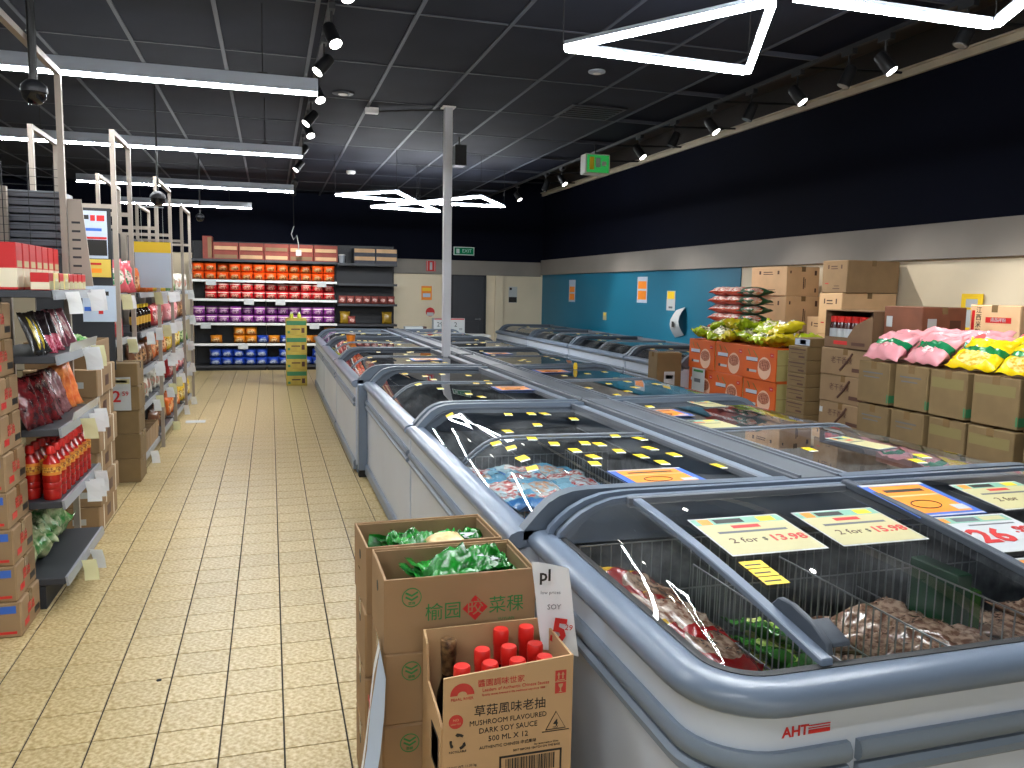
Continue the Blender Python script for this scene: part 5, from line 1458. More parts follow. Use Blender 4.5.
# ================================================================ cartons in the foreground
M_fcard = mat('front_cardboard', '#9a7a57', 0.75, noise_scale=4, noise_amt=0.06)
def veg_print(t, w, h, f, small=False):
    """green leaf roundel, green characters and red diamond on the face that looks to the viewer"""
    u = -w / 2 + 0.075
    ring = MB()
    ring.tube([(u + 0.026 * math.cos(6.2832 * k / 24), f[1] - 0.0006, h * 0.74 + 0.026 * math.sin(6.2832 * k / 24)) for k in range(24)], 0.0016, 4, closed=True)
    ring.build('print', M_inkgreen, t, world=False)
    m = MB()
    for s in (-1, 1):
        for q, z in ((0.004, -0.004), (0.004, 0.008)):
            m.v += [(u, f[1] - 0.0008, h * 0.74 + z - 0.006), (u + s * 0.018, f[1] - 0.0008, h * 0.74 + z + 0.004), (u + s * 0.016, f[1] - 0.0008, h * 0.74 + z + 0.009), (u, f[1] - 0.0008, h * 0.74 + z)]
            i = len(m.v) - 4; m.f.append((i, i + 1, i + 2, i + 3))
    m.build('print', M_inkgreen, t, world=False)
    txt('菜粿', 0.010, M_inkgreen, t, (u, f[1] - 0.001, h * 0.74 - 0.017))
    if small:
        txt('潮汕', 0.03, M_inkgreen, t, (w * 0.12, f[1] - 0.001, h * 0.3)); return
    txt('榆园', 0.052, M_inkgreen, t, (-w * 0.12, f[1] - 0.001, h * 0.50))
    txt('菜稞', 0.052, M_inkgreen, t, (w * 0.30, f[1] - 0.001, h * 0.52))
    c = (w * 0.09, h * 0.52); s = 0.036
    MB().prism([(c[0] - s, c[1]), (c[0], c[1] - s), (c[0] + s, c[1]), (c[0], c[1] + s)], f[1] - 0.0010, f[1] - 0.0002, 'y').build('print', M_red, t, world=False)
    txt('皎', 0.05, M_fcard, t, (c[0], f[1] - 0.0016, c[1]))
    txt('YUYUAN', 0.012, M_inkgreen, t, (w * 0.30, f[1] - 0.001, h * 0.33))
def side_holes(t, w, d, h):
    m = MB()
    m.prism([(y, z) for y, z in arc(0.0, h * 0.7, 0.016, 0, 360, 12)][:-1], -w / 2 - 0.0008, -w / 2 - 0.0001, 'x')
    m.build('hand_hole', M_ink, t, world=False)
W1, D1, H1 = 0.43, 0.275, 0.2095
GV = 'vegetable cartons in the foreground'
xc1, yc1 = 0.497, 2.10 + D1 / 2
for k in range(3):
    t = carton(W1, D1, H1 - 0.001, 'brown vegetable carton with green leaf logo, front stack, %s from the floor' % ORD[k], GV, M_fcard, tape='x')
    t.location = (xc1 + (0.006, -0.004, 0.0)[k], yc1, k * H1 + 0.0005)
    veg_print(t, W1, H1, (0, -D1/2, 0), small=k < 2); side_holes(t, W1, D1, H1)
def folded_open(label, loc, rz, full):
    t = open_carton(W1, D1, H1, label, GV, M_fcard, th=0.006)
    t.location = loc; t.rotation_euler = (0, 0, rz)
    # inside folded flaps
    for q in ((-W1/2 + 0.007, W1/2 - 0.007, D1/2 - 0.012, D1/2 - 0.0065, 0.08, H1 - 0.006), (-W1/2 + 0.007, W1/2 - 0.007, -D1/2 + 0.0065, -D1/2 + 0.012, 0.08, H1 - 0.004), (-W1/2 + 0.0065, -W1/2 + 0.012, -D1/2 + 0.013, D1/2 - 0.013, 0.08, H1 - 0.012), (W1/2 - 0.012, W1/2 - 0.0065, -D1/2 + 0.013, D1/2 - 0.013, 0.08, H1 - 0.012)):
        MB().box(*q).build('folded_flap', M_cardin, t, world=False)
    if full: veg_print(t, W1, H1, (0, -D1/2, 0))
    side_holes(t, W1, D1, H1)
    return t
folded_open('open brown vegetable carton with red diamond print holding green bags in front', (xc1, yc1, 3 * H1 + 0.0005), 0.0, True)
xc2, yc2 = 0.478, 2.395 + D1 / 2
for k in range(3):
    t = carton(W1, D1, H1 - 0.001, 'brown vegetable carton with green leaf logo, rear stack, %s from the floor' % ORD[k], GV, M_fcard, tape='x')
    t.location = (xc2, yc2, k * H1 + 0.0005); veg_print(t, W1, H1, (0, -D1/2, 0), small=True); side_holes(t, W1, D1, H1)
folded_open('open brown vegetable carton holding green bags, behind the front stack', (xc2, yc2, 3 * H1 + 0.0005), 0.03, False)
def greenmat():
    m = mat('green_leaf_bag', '#06450d', 0.22, noise_scale=17, color2='#239030', bump=0.4, bump_scale=26)
    return m
M_leaf = greenmat()
M_leafdark = mat('dark_leaf', '#0b4f1a', 0.2, noise_scale=20, color2='#1f7a2e')
M_clearfood = mat('pale_food_print', '#c9a56a', 0.3, noise_scale=20, color2='#e6d3a0')
def gbag(label, loc, rot, w, l, h, seed, patch=True):
    t = thing('green_food_bag', label, 'bag', loc, group='green food bags in the open cartons', rot=rot)
    put('pouch', leafy('green_food_bag', w, l, h, seed), M_leaf, t)
    r = random.Random(seed)
    for k in range(4):      # stiff crimped corners sticking up
        a = r.uniform(0, 6.28); x = (w / 2 - 0.02) * math.cos(a); y = (l / 2 - 0.02) * math.sin(a)
        m = MB().sheet([[(x + 0.03 * i * math.cos(a) * 0.6 + 0.008 * math.sin(3 * i + j), y - 0.03 + 0.03 * j, h * 0.55 + 0.012 * i + 0.006 * ((i + j) % 2)) for j in range(4)] for i in range(4)])
        m.build('crimped_corner', M_leafdark if k % 2 else M_leaf, t, world=False, smooth=True)
    if patch: put('label_patch', MB().box(-0.03, 0.03, -0.022, 0.022, 0, 0.0015).mesh('label_patch', bevel=0.0), M_paper, t, (w * 0.22, -l * 0.1, h * 0.97), (0.1, 0.15, 0.3))
    return t
zt = 3 * H1
gbag('large glossy green food bag heaped on top of the front open carton', (0.545, 2.255, zt + 0.105), (0.10, -0.05, 0.25), 0.30, 0.19, 0.10, 301)
gbag('green food bag at the right end of the front open carton', (0.630, 2.215, zt + 0.11), (-0.1, 0.15, 1.4), 0.16, 0.13, 0.085, 302)
gbag('green food bag lying underneath at the bottom of the front open carton', (0.50, 2.235, zt + 0.01), (0, 0, 0.1), 0.36, 0.21, 0.095, 303, False)
gbag('upright green bag corner at the left of the rear open carton', (0.338, 2.50, zt + 0.095), (0.15, -0.2, 1.4), 0.10, 0.055, 0.105, 304, False)
gbag('green food bag in the middle of the rear open carton', (0.425, 2.53, zt + 0.10), (0.0, 0.1, 0.3), 0.20, 0.15, 0.095, 305, False)
gbag('green and clear food bag at the right of the rear open carton', (0.585, 2.54, zt + 0.095), (0.0, -0.05, -0.1), 0.20, 0.16, 0.09, 306)
gbag('green food bag lying at the bottom of the rear open carton', (0.48, 2.53, zt + 0.01), (0, 0, 0), 0.36, 0.20, 0.085, 307, False)
tag(put('noodle_patch', bag_mesh('noodle_patch', 0.13, 0.10, 0.03, seed=310), M_clearfood, None, (0.53, 2.50, zt + 0.168), (0.1, 0, 0.2)), 'clear pack of pale noodles lying on the rear open carton bags', 'pack')

# ---- soy sauce carton
M_soy = mat('soy_cardboard', '#b8946a', 0.75, noise_scale=4, noise_amt=0.06)
SW, SD = 0.335, 0.255
SX, SY = 0.548, 1.80 + SD / 2
SH_ = 0.262
t = carton(SW, SD, SH_ - 0.002, 'closed soy sauce carton on the floor under the other soy cartons', 'soy sauce cartons', M_soy, tape='x'); t.location = (SX, SY, 0.0005)
zb = SH_
SZ = 0.437 - 0.0
t = thing('soy_sauce_carton', 'open soy sauce carton with red capped bottles in the foreground', 'box', (SX, SY, zb + 0.0005), group='soy sauce cartons')
th = 0.006; hf, hb = 0.437, 0.448
hf = 0.442
m = MB()
m.prism([(-SW/2, 0), (SW/2, 0), (SW/2, hf + 0.012), (-SW/2 + 0.004, hf - 0.012)], -SD/2, -SD/2 + th, 'y')
m.box(-SW/2, SW/2, SD/2 - th, SD/2, 0, hb)
m.box(SW/2 - th, SW/2, -SD/2 + th, SD/2 - th, 0, hf + 0.01)
m.prism([(-SD/2 + th, 0), (SD/2 - th, 0), (SD/2 - th, hb), (SD/2 - 0.05, hb - 0.02), (SD/2 - 0.07, 0.335), (-SD/2 + 0.05, 0.315), (-SD/2 + th, 0.30)], -SW/2, -SW/2 + th, 'x')
m.box(-SW/2 + th, SW/2 - th, -SD/2 + th, SD/2 - th, 0, th)
m.build('walls', M_soy, t, world=False)
F = -SD/2 - 0.0006
def ln(s, size, x, z, m_=M_ink, bold=0.0, sx=1.0): txt(s, size, m_, t, (x, F, z), FACE_NY, bold=bold, sx=sx)
M_inkred = mat('print_soft_red', '#b8352c', 0.6)
ln('醬園調味世家', 0.020, -0.02, 0.407, M_inkred); ln('Leaders of Authentic Chinese Sauces', 0.0115, 0.018, 0.390, M_inkred)
ln('Quality sauces brewed in the traditional way since 1888', 0.0072, 0.012, 0.378, M_inkred)
# red sun logo
sun = [(-0.118 + 0.030 * math.cos(math.pi * k / 16), 0.384 + 0.030 * math.sin(math.pi * k / 16)) for k in range(17)]
MB().prism(sun, F - 0.0002, F + 0.0005, 'y').build('print', M_inkred, t, world=False)
MB().prism([(-0.118 + 0.012 * math.cos(math.pi * k / 8), 0.384 + 0.010 * math.sin(math.pi * k / 8)) for k in range(9)], F - 0.0006, F, 'y').build('print', M_soy, t, world=False)
ln('PEARL RIVER', 0.010, -0.118, 0.374, M_inkred)
ln('草菇風味老抽', 0.031, 0.004, 0.336)
ln('MUSHROOM FLAVOURED', 0.0185, 0.0, 0.307, sx=0.93); ln('DARK SOY SAUCE', 0.0195, 0.0, 0.285, sx=0.95); ln('500 ML X 12', 0.0195, 0.0, 0.262)
ln('AUTHENTIC CHINESE 中式風味', 0.0105, 0.0, 0.241)
MB().prism(arc(-0.133, 0.318, 0.018, 0, 360, 18)[:-1], F - 0.0002, F + 0.0005, 'y').build('print', M_inkred, t, world=False)
ln('NO', 0.009, -0.133, 0.322, M_soy); ln('added MSG', 0.0055, -0.133, 0.312, M_soy)
# recycling arrows
rc = MB(); cxr, czr = -0.128, 0.266
for k in range(3):
    a = math.radians(90 + 120 * k)
    for (aa, bb) in ((a - 0.75, a + 0.35),):
        pts = [(cxr + 0.018 * math.cos(aa + (bb - aa) * j / 4), F, czr + 0.018 * math.sin(aa + (bb - aa) * j / 4)) for j in range(5)]
        rc.tube(pts, 0.0038, 4, rs=[0.0038, 0.0038, 0.0038, 0.0055, 0.0005])
rc.build('print', M_ink, t, world=False)
ln('RECYCLABLE', 0.0075, -0.128, 0.240)
# stacking limit triangle
tri = MB(); cxr, czr = 0.124, 0.280
tri.tube([(cxr - 0.026, F, czr - 0.016), (cxr + 0.026, F, czr - 0.016), (cxr, F, czr + 0.030)], 0.0016, 4, closed=True)
tri.tube([(cxr - 0.036, F, czr - 0.021), (cxr + 0.036, F, czr - 0.021)], 0.0012, 4)
tri.build('print', M_ink, t, world=False); ln('4', 0.024, cxr, czr - 0.001, bold=0.0006); ln('MAX', 0.007, cxr, czr - 0.012)
# red handling marks
panel_print(t, [(0.120, 0.149, 0.389, 0.417, M_inkred), (0.120, 0.149, 0.357, 0.386, M_inkred)], FACE_NY, (0, -SD/2, 0))
w_ = MB()
for x in (0.129, 0.140): w_.box(x - 0.0015, x + 0.0015, F - 0.0008, F - 0.0003, 0.395, 0.407).prism([(x - 0.0045, 0.405), (x + 0.0045, 0.405), (x, 0.413)], F - 0.0008, F - 0.0003, 'y')
w_.box(0.124, 0.145, F - 0.0008, F - 0.0003, 0.391, 0.393)
w_.prism([(0.128, 0.382), (0.141, 0.382), (0.139, 0.374), (0.136, 0.371), (0.136, 0.363), (0.140, 0.360), (0.129, 0.360), (0.133, 0.363), (0.133, 0.371), (0.130, 0.374)], F - 0.0008, F - 0.0003, 'y')
w_.build('print', M_soy, t, world=False)
ln('GROSS WT: 11.00 kg', 0.0085, -0.118, 0.200); ln('NET WT:   7.00 kg', 0.0085, -0.118, 0.190); ln('M: 28.6 X 22.0 X 25.5 cm', 0.0085, -0.108, 0.180)
ln('BEST BEFORE / BATCH ON THE BASE', 0.0075, 0.075, 0.222); ln('Soy sauce made in China', 0.0065, 0.10, 0.231)
fr = MB()
for (a, b, c, d_) in ((-0.022, 0.142, 0.206, 0.211), (-0.022, 0.142, 0.148, 0.152), (-0.022, -0.017, 0.148, 0.211), (0.137, 0.142, 0.148, 0.211)): fr.box(a, b, F - 0.0004, F + 0.0004, c, d_)
rb = random.Random(4); x = -0.006
while x < 0.124:
    w = rb.choice((0.0012, 0.0024, 0.0036)); fr.box(x, x + w, F - 0.0004, F + 0.0004, 0.160, 0.202); x += w + rb.choice((0.0014, 0.0022))
fr.build('barcode_frame', M_ink, t, world=False)
fr = MB(); fr.box(-0.145, -0.050, F - 0.0004, F + 0.0004, 0.163, 0.166).box(-0.053, -0.050, F - 0.0004, F + 0.0004, 0.10, 0.166).box(-0.145, -0.142, F - 0.0004, F + 0.0004, 0.10, 0.166)
fr.build('print', M_ink, t, world=False)
panel_print(t, [(0.11, 0.16, 0.10, 0.135, M_inkred)], FACE_NY, (0, -SD/2, 0))
panel_print(t, [(0.0, 0.09, 0.16, 0.26, M_ink), (0.008, 0.082, 0.168, 0.252, M_soy), (0.02, 0.07, 0.18, 0.24, M_inkgrey)], FACE_NX, (-SW/2, 0, 0))
SOYC = t
M_soyglass = mat('soy_glass', '#0d0605', 0.08)
M_soylab = packmat('soy_label', '#d9cfae', '#b8352c', '#e8dcb8', 0.4, size=(2, 2, 0.3))
def soy_bottle(capm, nm):
    t = thing('soy_sauce_bottle', 'x', 'bottle', group='soy sauce bottles in the open carton')
    h, r = 0.42, 0.034
    MB().lathe([(r * 0.94, 0), (r, 0.01), (r, 0.24), (r * 0.92, 0.275), (r * 0.52, 0.325), (r * 0.46, 0.36), (r * 0.46, 0.375)], 14).build('glass', M_soyglass, t, world=False, smooth='auto')
    MB().lathe([(r + 0.0008, 0.06), (r + 0.0008, 0.21)], 14).build('label', M_soylab, t, world=False, smooth='auto')
    MB().lathe([(0.0175, 0.335), (0.0185, 0.337), (0.020, 0.385), (0.0215, 0.387), (0.0215, 0.423), (0.019, 0.428), (0.0, 0.429)], 16).build('cap', capm, t, world=False, smooth='auto')
    return t
redb = soy_bottle(M_capred, 'red')
goldb = soy_bottle(mat('brown_gold_cap', '#3a2418', 0.35, 0.3, noise_scale=60, color2='#8a6a48'), 'gold')
bx = [-0.108, -0.036, 0.036, 0.108]; by = [-0.078, 0.0, 0.078]
n = 0
for j in (2, 1, 0):
    for i in range(4):
        if (i, j) in ((1, 2), (0, 1)): continue
        if (i, j) == (0, 2): b = goldb
        else: b = redb
        z = zb + 0.0072 + (0.014 if j == 2 and i in (2, 3) else 0)
        lab = 'brown capped soy sauce bottle at the back left of the open carton' if b is goldb else 'red capped soy sauce bottle in the open carton, %s row, %s from the left' % (('front', 'middle', 'back')[j], ORD[i])
        place(b, USED, (SX + bx[i], SY + by[j], z), 0, lab)
# ---- curled price sheets stuck between the cartons
def curl_sheet(label, pts, width_vec, prints, name='price_sign'):
    """pts: polyline of (x,y,z) from top to bottom; sheet is swept along width_vec"""
    wv = Vector(width_vec)
    t = thing(name, label, 'sign', pts[-1])
    rows_ = [[tuple(Vector(p) + wv * u + Vector((0, 0.012 * math.sin(u * 3.0 + 0.5), 0))) for u in (0, 0.25, 0.5, 0.75, 1.0)] for p in pts]
    MB().sheet(rows_).build('sheet', mat('bright_paper', '#e6e9ec', 0.5), t, smooth=True)
    return t
s = curl_sheet('curled white price sheet reading 5 behind the soy bottles', [(0.662, 1.985, 0.897), (0.669, 1.978, 0.835), (0.679, 1.97, 0.735), (0.690, 1.965, 0.655)], (0.092, -0.03, -0.012), [])
L0 = s.location
def on(s, p): return tuple(Vector(p) - Vector(wloc(s)))
txt('pl', 0.045, M_ink, s, on(s, (0.691, 1.958, 0.867)), (math.pi/2, 0, -0.2), bold=0.001)
txt('low prices', 0.013, M_inkgrey, s, on(s, (0.706, 1.955, 0.820)), (math.pi/2, 0, -0.2)); txt('SOY', 0.02, M_inkgrey, s, on(s, (0.716, 1.952, 0.780)), (math.pi/2, 0, -0.2))
txt('5', 0.09, M_red, s, on(s, (0.727, 1.94, 0.715)), (math.pi/2, 0.15, -0.2), bold=0.003)
txt('29', 0.022, M_red, s, on(s, (0.749, 1.925, 0.730)), (math.pi/2, 0.15, -0.2))
s = curl_sheet('curled pale price sheet on the left side of the vegetable cartons', [(0.266, 2.06, 0.665), (0.250, 2.05, 0.60), (0.238, 2.045, 0.50), (0.228, 2.035, 0.42), (0.214, 2.015, 0.34), (0.196, 1.99, 0.27)], (0.012, 0.115, -0.02), [])
m = MB().sheet([[(0.266, 2.06, 0.665), (0.276, 2.02, 0.60)], [(0.238, 2.045, 0.50), (0.270, 2.01, 0.50)], [(0.228, 2.035, 0.40), (0.258, 2.0, 0.40)], [(0.206, 2.0, 0.31), (0.236, 1.97, 0.30)]])
m.build('folded_edge', M_paperblue, s, smooth=True)
txt('2', 0.10, M_red, s, on(s, (0.240, 2.09, 0.48)), FACE_NX, bold=0.002)
# ================================================================ frozen goods
r_ = random.Random(21)
M_frz = [packmat('frozen_bag_red_yellow', '#7a1414', '#96806f', '#5e4638', 0.2, centre=(0.5, 0.45, 0.5), size=(0.42, 0.28, 0.9), band=[(1, 0.78, 1.0, '#b08a1c')]),
         packmat('frozen_bag_clear_meat', '#927560', '#6e4a3a', '#b09c8c', 0.2, centre=(0.4, 0.5, 0.5), size=(0.6, 0.5, 0.9), band=[(1, 0.0, 0.18, '#931616'), (1, 0.84, 1.0, '#b08a1c')])]
fb = [bag_mesh('frozen_bag', 0.22, 0.30, 0.065, seed=400 + k, nx=12, ny=14, wr=0.3) for k in range(4)]
lab = ['at the far left corner', 'second from the far left corner', 'middle of the left heap', 'front of the left heap', 'under the front glass corner', 'low in the left heap', 'beside the first wire divider', 'bottom of the left heap']
pos = [(1.05, 2.12, 0.70, 0.25), (1.07, 1.95, 0.685, 0.4), (1.08, 1.80, 0.655, 0.3), (1.08, 1.66, 0.61, 0.5), (1.12, 1.55, 0.56, 0.2), (1.14, 1.88, 0.60, 0.9), (1.22, 1.72, 0.54, 1.2), (1.14, 2.05, 0.60, 0.1)]
for k, (x, y, z, rz) in enumerate(pos):
    tag(put('frozen_bag', fb[k % 4], M_frz[k % 2], None, (x, y, z), (0.15, 0.28, rz)), 'red and yellow frozen meat bag in foreground freezer, ' + lab[k], 'bag', 'frozen meat bags in the foreground freezer')
for i in range(3):
    for j in range(4):
        tag(put('frozen_bag', fb[(i + j) % 4], M_frz[1], None, (1.02 + 0.12 * i, 1.50 + j * 0.22, 0.21 + 0.07 * i), (0, 0, r_.uniform(0, 3))), 'frozen meat bag in the bottom layer of the foreground freezer, row %s, place %s' % (ORD[i], ORD[j]), 'bag', 'frozen meat bags in the foreground freezer')
M_veg = packmat('frozen_veg_bag', '#2f6a22', '#7fae3a', '#c9c88a', 0.15, size=(0.4, 0.4, 0.9))
M_brown = packmat('frozen_brown_bag', '#8a6a58', '#b59a86', '#6a4a3a', 0.12, size=(0.5, 0.5, 0.9))
for k in range(6):
    tag(put('frozen_bag', fb[k % 4], M_veg, None, (1.50 + 0.05 * (k % 2), 1.52 + k * 0.13, 0.44 + 0.02 * (k % 3)), (0.5, 0.1, 0.4 * k)), 'green frozen vegetable bag between the wire dividers, %s from the viewer' % ORD[k], 'bag', 'green frozen bags in the foreground freezer')
for k in range(8):
    tag(put('frozen_bag', fb[k % 4], M_brown, None, (1.80 + 0.12 * (k % 2), 1.48 + (k // 2) * 0.20, 0.50 + 0.03 * (k % 3)), (0.1, 0.1, 0.7 * k)), 'clear brown frozen bag in the right half of the foreground freezer, %s from the viewer' % ORD[k], 'bag', 'brown frozen bags in the foreground freezer')
for k in range(6):
    tag(put('frozen_bag', fb[k % 4], M_brown, None, (2.30 + 0.14 * (k % 2), 1.50 + (k // 2) * 0.22, 0.52 + 0.03 * (k % 2)), (0.1, -0.1, 0.6 * k)), 'clear brown frozen bag beyond the last wire divider, %s from the viewer' % ORD[k], 'bag', 'brown frozen bags in the foreground freezer')
for i in range(2):
    for j in range(4):
        tag(put('frozen_bag', fb[(i + j) % 4], M_brown if i else M_veg, None, (1.52 + 0.36 * i, 1.52 + j * 0.2, 0.30 + 0.05 * (j % 2)), (0, 0, j)), 'frozen bag low between the wire dividers, column %s, place %s' % (ORD[i], ORD[j]), 'bag', 'low frozen bags in the foreground freezer')
t = thing('frozen_carton', 'dark green frozen food carton standing beside the wire divider', 'box', (2.10, 2.05, 0.45))
MB().box(-0.03, 0.03, -0.10, 0.10, 0, 0.30).build('body', mat('dark_green_carton', '#0d4a2c', 0.4), t, world=False, bevel=0.004)
MB().box(0.031, 0.07, -0.10, 0.10, 0, 0.24).build('leaf_panel', M_veg, t, world=False)
# second freezer: blue frozen bags
M_fbl = [packmat('frozen_bag_blue', '#7fb0c8', '#c8dbe2', '#b53a36', 0.15, centre=(0.5, 0.5, 0.5), size=(0.5, 0.22, 0.9), band=[(1, 0.0, 0.2, '#2c6fb0')]),
         packmat('frozen_bag_pale', '#a9c4cf', '#e3e6e4', '#c24a44', 0.15, centre=(0.5, 0.45, 0.5), size=(0.45, 0.25, 0.9)),
         packmat('frozen_bag_blue_orange', '#5b9cc0', '#c98a5a', '#9ac0cf', 0.15, centre=(0.3, 0.6, 0.5), size=(0.3, 0.3, 0.9))]
n = 0
for lay in range(2):
    for i in range(3):
        for j in range(4):
            tag(put('frozen_bag', fb[n % 4], M_fbl[n % 3], None, (0.96 + 0.19 * i, 3.12 + j * 0.21, 0.655 + lay * 0.06 - 0.012 * j), (r_.uniform(-0.15, 0.15), r_.uniform(-0.15, 0.15), math.pi / 2 * (n % 2) + r_.uniform(-0.3, 0.3))),
                'pale blue frozen bag in the second freezer, %s layer, row %s, place %s' % (('lower', 'upper')[lay], ORD[j], ORD[i]), 'bag', 'blue frozen bags in the second freezer')
            n += 1
M_tray2 = mat('frozen_block_grey', '#6c6f70', 0.5, noise_scale=12, noise_amt=0.4, bump=0.4)
def heap(label, x0, x1, y0, y1, z, mats, n, group, seed):
    r = random.Random(seed)
    for k in range(n):
        i = k % 3; j = k // 3; rows_ = (n + 2) // 3
        tag(put('frozen_bag', fb[k % 4], mats[k % len(mats)], None, (x0 + (x1 - x0) * (i + 0.5) / 3, y0 + (y1 - y0) * (j + 0.5) / rows_, z + r.uniform(0, 0.04)), (r.uniform(-0.2, 0.2), r.uniform(-0.2, 0.2), r.uniform(0, 3))),
            '%s, row %s, place %s' % (label, ORD[j], ORD[i]), 'bag', group)
M_fred = [packmat('frozen_bag_red_white', '#c2433a', '#e0d3cc', '#a82a28', 0.15, size=(0.4, 0.3, 0.9)), packmat('frozen_bag_pink', '#d98a78', '#e8cfc0', '#c05a4a', 0.15, size=(0.4, 0.3, 0.9)), packmat('frozen_bag_white_blue', '#d5d9dc', '#6a8fb0', '#c9a0a0', 0.15, size=(0.4, 0.3, 0.9))]
heap('dark frozen bag in the third freezer', 0.88, 1.70, 4.9, 6.8, 0.36, [M_brown], 12, 'frozen bags in the third freezer', 31)
heap('red frozen bag in the fourth freezer', 0.80, 1.40, 7.2, 9.0, 0.66, M_fred[:2], 15, 'frozen bags in the fourth freezer', 32)
heap('red and white frozen bag in the fifth freezer', 0.80, 1.45, 9.4, 11.2, 0.64, M_fred, 15, 'frozen bags in the fifth freezer', 33)
heap('white frozen bag in the sixth freezer', 0.80, 1.45, 11.6, 13.3, 0.64, [M_fred[2], M_fred[0]], 12, 'frozen bags in the sixth freezer', 34)
heap('grey frozen bag in the nearest right row freezer', 2.2, 3.0, 2.7, 4.5, 0.35, [M_brown], 12, 'frozen bags in the right row', 35)
heap('pale frozen bag in the second right row freezer', 2.2, 3.0, 4.95, 6.8, 0.38, [M_fred[2], M_brown], 12, 'frozen bags in the right row', 36)
heap('red frozen bag in the nearest wall freezer', 4.45, 5.3, 8.2, 9.3, 0.62, [M_fred[0]], 6, 'frozen bags in the wall freezers', 37)
heap('white frozen bag in the second wall freezer', 4.45, 5.3, 9.7, 11.3, 0.62, [M_fred[2]], 9, 'frozen bags in the wall freezers', 38)

# ================================================================ signs lying on the glass
def flat_sign(label, cx, cy, w, d, z, rz, style, tilt=0.0, text=None, name='price_sign'):
    t = thing(name, label, 'sign', (cx, cy, z), rot=(tilt, 0, rz))
    base = {'cream': M_paper, 'orange': M_blue, 'white': M_paper}[style]
    MB().box(-w/2, w/2, -d/2, d/2, 0, 0.0014).build('sheet', base, t, world=False)
    def rect(a, b, c, e, m, zz=0.0015, nm='print'):
        MB().box(a * w, b * w, c * d, e * d, zz, zz + 0.0004).build(nm, m, t, world=False)
    if style == 'cream':
        rect(-0.485, 0.485, -0.47, 0.30, M_cream2); rect(-0.485, 0.485, 0.30, 0.47, M_mint)
        rect(-0.42, -0.30, 0.31, 0.46, M_orange, 0.002); rect(-0.26, 0.05, 0.33, 0.44, M_ink, 0.002); rect(0.22, 0.4, 0.32, 0.45, M_yellow, 0.002)
        rect(-0.15, 0.15, 0.17, 0.25, M_red, 0.002); rect(-0.36, 0.38, 0.05, 0.10, M_inkgrey, 0.002)
    elif style == 'orange':
        rect(-0.40, 0.40, -0.40, 0.42, M_orange); rect(-0.40, 0.40, 0.08, 0.12, M_cream2, 0.002)
        MB().tube([(0.10 * w * 0 + 0.055 * math.cos(6.2832 * k / 20) - 0.02, -0.05 + 0.034 * math.sin(6.2832 * k / 20), 0.0022) for k in range(20)], 0.0022, 4, closed=True).build('print', M_ink, t, world=False)
        rect(-0.30, 0.30, 0.22, 0.30, M_ink, 0.002); rect(0.22, 0.42, -0.36, -0.22, M_paper, 0.002); rect(-0.485, 0.485, 0.43, 0.49, M_paper, 0.0022)
        rect(-0.485, 0.485, -0.49, -0.46, M_paper, 0.0022)
    else:
        rect(-0.46, 0.46, 0.30, 0.46, M_mint); rect(-0.42, -0.34, 0.32, 0.44, M_orange, 0.002); rect(-0.26, 0.05, 0.33, 0.44, M_inkgrey, 0.002); rect(0.1, 0.4, 0.33, 0.44, M_cream2, 0.002); rect(-0.2, 0.4, 0.20, 0.23, M_inkgrey, 0.002)
    for (s, size, u, v, m, b) in (text or ()):
        txt(s, size, m, t, (u * w, v * d, 0.0022), (0, 0, 0), bold=b)
    return t
TL = math.atan(0.114)
def hzs(y): return hz(1.6, y) + 0.0075
flat_sign('cream sign reading 2 for $13.98 on the foreground freezer, left one', 1.372, 2.02, 0.315, 0.262, hzs(2.02) + 0.001, 0.0, 'cream', TL, [('2 for', 0.046, -0.20, -0.15, M_inkbrown, 0.0), ('$', 0.03, 0.02, -0.15, M_ink, 0.0), ('13.98', 0.056, 0.27, -0.15, M_red, 0.0012)])
flat_sign('cream sign reading 2 for $15.98 on the foreground freezer, right one', 1.735, 2.02, 0.305, 0.258, hzs(2.02) + 0.001, 0.0, 'cream', TL, [('2 for', 0.046, -0.20, -0.15, M_inkbrown, 0.0), ('$', 0.03, 0.02, -0.15, M_ink, 0.0), ('15.98', 0.056, 0.27, -0.15, M_red, 0.0012)])
t = thing('price_label', 'yellow price labels stuck below the left cream sign', 'label', (1.245, 1.79, hzs(1.79) + 0.001), rot=(TL, 0, 0))
for k in range(3): MB().box(-0.035, 0.035, -0.07 + k * 0.047, -0.028 + k * 0.047, 0, 0.001).build('label', M_yellow, t, world=False); MB().box(-0.03, 0.02, -0.055 + k * 0.047, -0.048 + k * 0.047, 0.001, 0.0013).build('print', M_ink, t, world=False)
h2 = 0.020
flat_sign('orange promotion sign with blue border on the foreground freezer', 2.10, 2.16, 0.27, 0.295, hzs(2.16) + h2 - 0.003, 0.0, 'orange', TL)
flat_sign('white sign reading 26.99 in red on the foreground freezer', 2.12, 1.865, 0.29, 0.26, hzs(1.865) + h2 - 0.003, -0.03, 'white', TL, [('26', 0.13, -0.16, -0.10, M_red, 0.004), ('.99', 0.06, 0.32, 0.02, M_red, 0.002), ('$', 0.03, -0.42, 0.05, M_red, 0.0)])
flat_sign('white sign with red price nearest the viewer on the foreground freezer', 2.13, 1.58, 0.30, 0.26, hzs(1.58) + h2 - 0.003, -0.03, 'white', TL, [('22', 0.13, -0.16, -0.10, M_red, 0.004), ('.99', 0.06, 0.32, 0.02, M_red, 0.002)])
flat_sign('cream sign at the right edge of the foreground freezer', 2.47, 2.14, 0.30, 0.24, hzs(2.14) + h2 - 0.003, 0.0, 'cream', TL, [('2 for', 0.046, -0.18, -0.15, M_inkbrown, 0.0), ('$ 15', 0.036, 0.22, -0.15, M_red, 0.001)])
